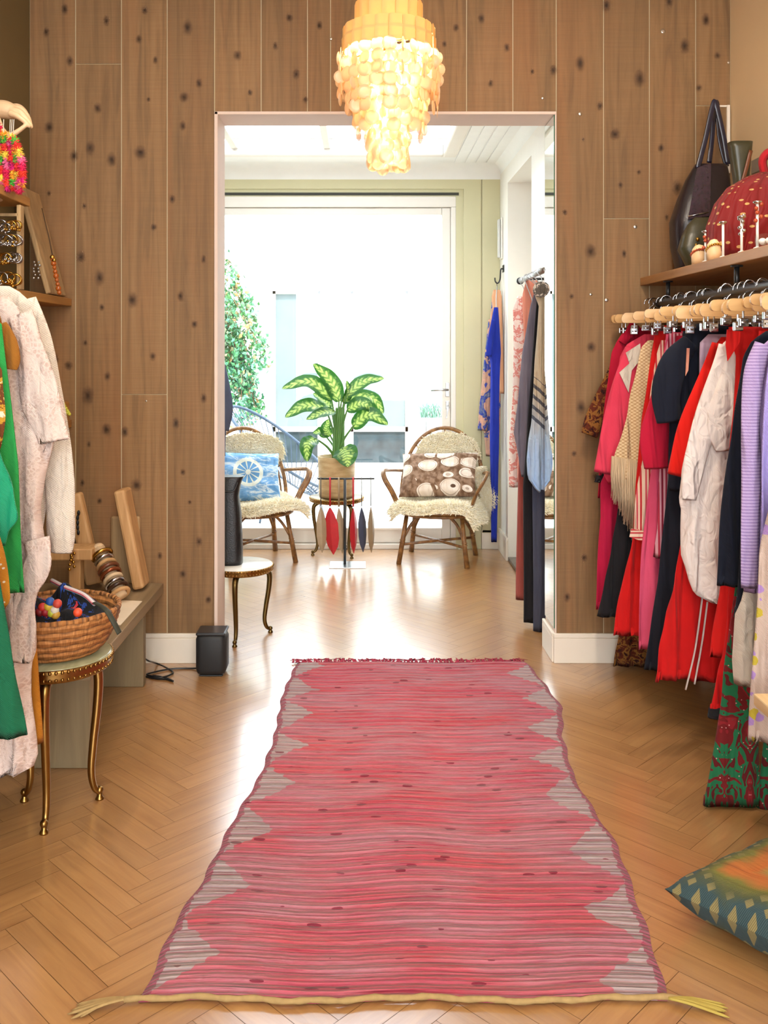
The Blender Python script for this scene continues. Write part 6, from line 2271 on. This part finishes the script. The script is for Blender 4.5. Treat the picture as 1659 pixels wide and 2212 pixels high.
ps = thing('pendant_stand', 'thin black T shaped metal stand in front of the plant table', 'stand', (at(745, 0).x, SY, 0))
zb_ = at(0, 1034).z
MB().tube([(at(745, 0).x, SY, 0.004), (at(745, 0).x, SY, zb_)], 0.009, 10).build('post', M_BLACK, ps)
MB().tube([at(686, 1034), at(809, 1034)], 0.006, 10).build('crossbar', M_BLACK, ps)
MB().box((at(712, 0).x, SY - 0.12, 0.0), (at(790, 0).x, SY + 0.07, 0.005), 0.002).build('base_plate', M_STEEL, ps)
cols = {'taupe': ('9a8468', '8a745a'), 'red': ('b5202a', 'a01a24'), 'navy': ('3a3f55', '30354a')}
for i, (px, half, top, bot, ck, sw, lab) in enumerate(((693, 11, 1096, 1194, 'taupe', 0, 'taupe leather pendant, leftmost on the black stand'), (713, 16, 1097, 1198, 'red', 1, 'wide red leather pendant, second from left on the black stand'),
                                                       (732, 9, 1098, 1195, 'taupe', 1, 'taupe leather pendant just left of the stand post'), (763, 8, 1098, 1196, 'red', 1, 'narrow red leather pendant just right of the stand post'),
                                                       (781, 9, 1097, 1193, 'navy', 0, 'navy leather pendant, second from right on the black stand'), (801, 7.5, 1096, 1194, 'taupe', 0, 'taupe leather pendant, rightmost on the black stand'))):
    pt = thing('leather_pendant', lab, 'pendant', (at(px, 0).x, SY, at(0, bot).z), 'leather pendants on the black stand')
    mcl = cols[ck]
    name = ck + ' leather'
    ml = bpy.data.materials.get(name) or plain(name, mcl[0], 0.45, 0, 0.15, 30)
    c = at(px, 0).x
    rows = [(top, 0.12), (top + 12, 0.55), (top + 32, 1.0), (bot - 36, 1.0), (bot - 18, 0.75), (bot, 0.05)]
    yaw = R((20, -25, 35, 60, 40, 65)[i])
    hw = half * SY / FPX / max(0.35, math.cos(yaw)) * 0.95
    hw = min(hw, 0.05)
    mb = MB()
    vs = []
    for (py, k) in rows:
        z = at(0, py).z
        lean_ = (py - top) * SY / FPX * (0.12 if i in (1, 2, 4) else 0.05)
        for (dx, dy) in ((-1, 0), (0, -0.22), (1, 0), (0, 0.22)):
            x_, y_ = dx * hw * k, dy * 0.05 * k
            vs.append((c + lean_ * (0.6 if i < 3 else 0.3) + x_ * math.cos(yaw) - y_ * math.sin(yaw), SY + x_ * math.sin(yaw) + y_ * math.cos(yaw), z))
    fs = [(3, 2, 1, 0), tuple(range(len(vs) - 4, len(vs)))]
    for r_ in range(len(rows) - 1):
        for q in range(4):
            fs.append((r_ * 4 + q, r_ * 4 + (q + 1) % 4, r_ * 4 + 4 + (q + 1) % 4, r_ * 4 + 4 + q))
    mb.add(vs, fs, 0, False)
    mb.build('pouch', ml, pt)
    z0, z1 = at(0, top).z, zb_ + 0.008
    MB().tube([(c, SY - 0.009, z0 + 0.012), (c, SY - 0.0085, zb_), (c, SY, zb_ + 0.0085), (c, SY + 0.0085, zb_), (c, SY + 0.009, z0 + 0.012)], 0.006 if sw else 0.003, 6, flat=0.35).build('strap', ml if sw else (bpy.data.materials.get('grey cord') or plain('grey cord', '5a5450', 0.7)), pt)
    MB().tube([(c + 0.006 * math.cos(a), SY - 0.002, z0 + 0.006 + 0.006 * math.sin(a)) for a in [k * 0.628 for k in range(10)]], 0.002, 5, closed=True).build('ring', M_STEEL, pt)

# ------------------------------------------------------------------ stool with the black bag, left of the doorway
stool('marble_stool', 'round stool with pale marble top and brass legs behind the doorway', 'stool', -0.60, 4.53, 0.358, 0.158, 0.155, R(-93), 3, M_WMARBLE, M_DBRASS, 0.032, 0.012)
ZBk = 4.53
bb = thing('black_bag', 'tall black leather bag standing on the pale marble stool', 'bag', (P(490, 0, ZBk).x, ZBk, 0.3585))
secs = [sec(1224, 458, 524, ZBk, 0.06), sec(1180, 460, 524, ZBk, 0.06), sec(1110, 464, 521, ZBk, 0.055), sec(1070, 470, 516, ZBk, 0.05), sec(1045, 474, 520, ZBk, 0.048), sec(1028, 474, 527, ZBk, 0.045)]
secs[0] = (secs[0][0], secs[0][1], 0.3595, secs[0][3], secs[0][4])
loft(secs).build('body', plain('soft black leather', '131214', 0.4, 0, 0.3, 20, 0.5, 0.4), bb)
pz = P(0, 1030, ZBk).z
MB().tube(spline([(P(480, 0, ZBk).x, ZBk - 0.045, pz - 0.02), (P(486, 0, ZBk).x, ZBk - 0.06, pz - 0.06), (P(508, 0, ZBk).x, ZBk - 0.06, pz - 0.06), (P(516, 0, ZBk).x, ZBk - 0.045, pz - 0.02)], 6), 0.004, 6).build('handle', M_BLACK, bb)

# blue grey garment hanging inside on the left, partly behind the doorway
t_ = thing('blue_shirt', 'blue grey shirt hanging at the left edge of the doorway', 'shirt', (-0.95, 5.5, 0))
blg = fab('blue grey cotton', '5b647c', '464e66')
garment_mesh([(760, 395, 470), (800, 380, 482), (850, 372, 488), (900, 370, 492), (985, 372, 486)], 5.5, 0.03, amp=0.008, seed=71).build('body', blg, t_)
sleeve_mesh([(474, 790, 24), (486, 840, 24), (492, 885, 24), (486, 930, 16)], 5.47, 0.5).build('sleeve', blg, t_)
MB().tube(spline([(-0.95, 5.5, P(0, 765, 5.5).z), (-0.95, 5.5, P(0, 745, 5.5).z), (-0.93, 5.5, P(0, 738, 5.5).z), (-0.95, 5.5, P(0, 730, 5.5).z)], 5), 0.003, 6).build('hook', M_STEEL, t_)
rl2 = thing('clothes_rail', 'black clothes rail on the left wall of the back room', 'clothes rail', (-1.0, 5.5, 1.47))
MB().tube([(-0.95, 4.6, P(0, 730, 5.5).z - 0.013), (-0.95, 6.0, P(0, 730, 5.5).z - 0.013)], 0.010, 8).build('tube', M_BLACK, rl2)
for y in (4.7, 5.9):
    MB().tube([(-0.95, y, P(0, 730, 5.5).z - 0.013), (BL + 0.001, y, P(0, 730, 5.5).z - 0.013)], 0.007, 8).build('bracket', M_BLACK, rl2)

# ------------------------------------------------------------------ scarves and trousers on the short rail, right
QX = 0.862
def qz(px, py):
    Z = QX * FPX / (px - VX)
    return EYE + (VY - py) * Z / FPX
QZ = qz(1150, 595)
r3 = thing('clothes_rail', 'short black rail for scarves on the right wall of the back room', 'clothes rail', (QX, 4.8, QZ))
MB().tube([(QX, 4.40, QZ), (QX, 5.08, QZ)], 0.014, 12).build('tube', M_STEEL, r3)
MB().lathe([(0.014, 0), (0.02, 0.004), (0.02, 0.022), (0.014, 0.026)], (QX, 5.08, QZ), 14, 0, Matrix.Rotation(R(-90), 4, 'X')).build('end_cap', M_BLACK, r3)
for y in (4.5, 4.95):
    MB().tube([(QX, y, QZ), (SX - 0.001, y, QZ)], 0.007, 8).build('bracket', M_BLACK, r3)
GQ = 'scarves and trousers on the short rail'


def hq(name, label, cat, Z, rows, mat, th=0.016, amp=0.005, seed=1, parts=(), fold=9, **kw):
    root = thing(name, label, cat, (QX, Z, 0), GQ)
    garment_mesh(rows, Z, th, fold=fold, amp=amp, seed=seed, **kw).build('body', mat, root)
    zt_ = P(0, rows[0][0], Z).z
    xt = (P(rows[0][1], 0, Z).x + P(rows[0][2], 0, Z).x) / 2
    MB().tube(spline([(xt, Z, zt_ - 0.02), ((xt + QX) / 2, Z, (zt_ + QZ) / 2), (QX - 0.018, Z, QZ - 0.004), (QX, Z, QZ + 0.0165), (QX + 0.017, Z, QZ)], 5), 0.0025, 6).build('hook', M_STEEL, root)
    for pn, pm, pmat in parts:
        pm.build(pn, pmat, root)


pinkw = fab('white pink print', '', pattern=pat_noise(['ead8d2', 'e8d6cf', 'd98f86', 'efe2da', 'ecdcd4', 'd0706a'], 20))
peach = fab('peach chiffon', 'e39a84', 'd9836e')
greyk = fab('grey mauve silk', '7d7682', '6c6674')
hq('pink_scarf', 'white and pink printed scarf, leftmost on the short rail', 'scarf', 5.02, [(640, 1118, 1150), (665, 1108, 1150), (740, 1110, 1150), (860, 1107, 1140), (960, 1100, 1138), (1052, 1100, 1130)], pinkw, seed=81)
hq('peach_scarf', 'peach pink scarf knotted over the far end of the short rail', 'scarf', 4.93, [(606, 1136, 1162), (640, 1128, 1165), (690, 1130, 1160), (800, 1136, 1160), (1000, 1118, 1140), (1040, 1118, 1134)], peach, seed=82)
hq('rust_trousers', 'thin rust red trouser leg hanging under the pink scarf', 'trousers', 4.86, [(700, 1150, 1170), (1000, 1120, 1150), (1250, 1114, 1132), (1295, 1114, 1132)], fab('rust crepe', 'a2524a', '8e443c'), seed=83, fold=5)
hq('mauve_kimono', 'grey mauve silk kimono in the middle of the short rail', 'kimono', 4.78, [(632, 1154, 1180), (660, 1146, 1182), (760, 1128, 1180), (860, 1120, 1170), (935, 1110, 1165), (1030, 1126, 1160)], greyk, seed=84)
hq('black_long_trousers', 'long black trousers on the short rail beside the mauve kimono', 'trousers', 4.70, [(640, 1160, 1185), (900, 1140, 1175), (1050, 1130, 1170), (1250, 1132, 1166), (1344, 1131, 1164)], BLACKC, seed=85, fold=5)
hq('slate_trousers', 'slate blue long trousers nearest the mirror on the short rail', 'trousers', 4.62, [(640, 1165, 1190), (900, 1158, 1188), (1050, 1150, 1184), (1250, 1152, 1182), (1364, 1152, 1180)], fab('slate crepe', '474a5c', '3b3e50'), seed=86, fold=5)


def pat_beach(t, uv):
    s = t.sep(uv)
    v = t.math('ADD', s[1], t.math('MULTIPLY', t.math('ABSOLUTE', t.math('SUBTRACT', s[0], 0.80)), 0.9))
    nz = t.noise(t.mapping(uv, (3, 1.2, 1)), 6, 3)
    base = t.ramp(t.math('ADD', t.math('SUBTRACT', v, 0.45), t.math('MULTIPLY', nz, 0.25)), [(0.45, '9db6d8'), (0.7, 'a9b6c6'), (0.9, 'bca98e')])
    band = t.math('MULTIPLY', t.math('GREATER_THAN', v, 1.06), t.math('LESS_THAN', v, 1.30))
    st = t.math('GREATER_THAN', t.math('FRACT', t.math('MULTIPLY', v, 19.0)), 0.62)
    return t.mix(t.math('MULTIPLY', t.math('MULTIPLY', band, st), 0.85), base, '2a3146')


hq('striped_scarf', 'beige and pale blue scarf with navy stripes beside the mirror', 'scarf', 4.50, [(612, 1162, 1180), (640, 1156, 1178), (660, 1164, 1178), (760, 1158, 1180), (900, 1148, 1180), (1000, 1136, 1182), (1035, 1142, 1184), (1066, 1164, 1182)], fab('beach stripes', '', pattern=pat_beach, crumple=0.4), seed=87, th=0.02, amp=0.012, fold=14, scal=0.02)
kn = P(1168, 625, 4.46)
tag(MB().ball(kn, (0.03, 0.025, 0.03), 12).tube([kn + Vector((0.026 * math.cos(a), 0.01 * math.sin(a * 2), 0.026 * math.sin(a))) for a in [k * 0.42 for k in range(15)]], 0.013, 8, closed=True).build('scarf_knot', fab('knotted print', '', pattern=pat_noise(['ddd0c2', '6a625c', 'cfc2b2', '8a8078'], 40))), 'small knotted grey and cream scarf on the short rail next to the mirror', 'scarf')

# ------------------------------------------------------------------ hook on the far side wall with dresses, intercom
wh = thing('wall_hook', 'black wall hook in the far right corner holding two dresses', 'hook', (SX, 6.36, P(0, 600, 6.3).z))
hk = [P(1082, 582, 6.36), P(1080, 604, 6.36), P(1075, 612, 6.36), P(1070, 608, 6.36), P(1069, 600, 6.36)]
mb = MB().tube(spline([(SX - 0.001, 6.36, hk[0].z)] + hk, 5), 0.005, 8)
mb.box((SX - 0.006, 6.33, hk[0].z - 0.02), (SX, 6.39, hk[0].z + 0.03), 0.002)
mb.build('hook', M_BLACK, wh)
kim = fab('blue peach print', '', pattern=pat_noise(['d9a58c', 'c9a08a', '3a4aa0', '5a6a9a', '8a8a98', '2a3a90'], 11, (1.6, 0.8, 1), [0.0, 0.42, 0.5, 0.56, 0.6, 0.66]))
k_ = thing('printed_kimono', 'peach and blue printed kimono on the far corner hook behind the blue jumpsuit', 'kimono', (0.90, 6.42, 0), 'dresses on the corner hook')
garment_mesh([(628, 1070, 1082), (650, 1062, 1084), (700, 1058, 1085), (800, 1048, 1082), (900, 1042, 1080), (985, 1050, 1076)], 6.42, 0.02, amp=0.005, seed=91).build('body', kim, k_)
sleeve_mesh([(1062, 690, 14), (1055, 780, 18), (1047, 870, 20), (1042, 930, 22)], 6.39, 0.4).build('sleeve', kim, k_)
MB().tube(spline([P(1074, 634, 6.42), P(1074, 618, 6.4), P(1073, 610, 6.37)], 4), 0.003, 6).build('hanger_hook', M_STEEL, k_)
j_ = thing('blue_jumpsuit', 'cobalt blue jumpsuit hanging on the far corner hook', 'jumpsuit', (0.88, 6.28, 0), 'dresses on the corner hook')
cob = fab('cobalt crepe', '2236a8', '1a2a92')
garment_mesh([(664, 1067, 1076), (690, 1062, 1078), (760, 1056, 1082), (790, 1060, 1080), (860, 1059, 1078), (940, 1058, 1078), (1060, 1060, 1076), (1170, 1061, 1073)], 6.28, 0.022, amp=0.006, seed=92, fold=8).build('body', cob, j_)
sleeve_mesh([(1066, 690, 8), (1060, 730, 12), (1056, 770, 12)], 6.25, 0.5).build('short_sleeve', cob, j_)
MB().tube(spline([P(1072, 668, 6.28), P(1072, 640, 6.30), P(1074, 616, 6.345)], 4), 0.003, 6).build('hanger_hook', M_STEEL, j_)
pe = thing('peach_shawl', 'peach shawl folded over the corner hook above the blue jumpsuit', 'shawl', (0.92, 6.34, 0), 'dresses on the corner hook')
garment_mesh([(626, 1066, 1080), (640, 1062, 1084), (668, 1064, 1084), (720, 1074, 1086), (850, 1080, 1088)], 6.345, 0.018, amp=0.004, seed=93).build('body', fab('peach wool', 'e0ab84', 'cf9670'), pe)

ic = thing('intercom_handset', 'narrow white intercom handset high on the far right wall', 'intercom', (SX, 6.44, P(0, 560, 6.42).z))
za, zb2 = P(0, 560, 6.42).z, P(0, 470, 6.42).z
MB().box((SX - 0.012, 6.39, za), (SX - 0.001, 6.48, zb2), 0.005).build('base', M_WHITE, ic)
MB().box((SX - 0.032, 6.41, za + 0.01), (SX - 0.013, 6.455, zb2 - 0.01), 0.008).build('receiver', plain('grey plastic receiver', 'cfcfca', 0.4), ic)
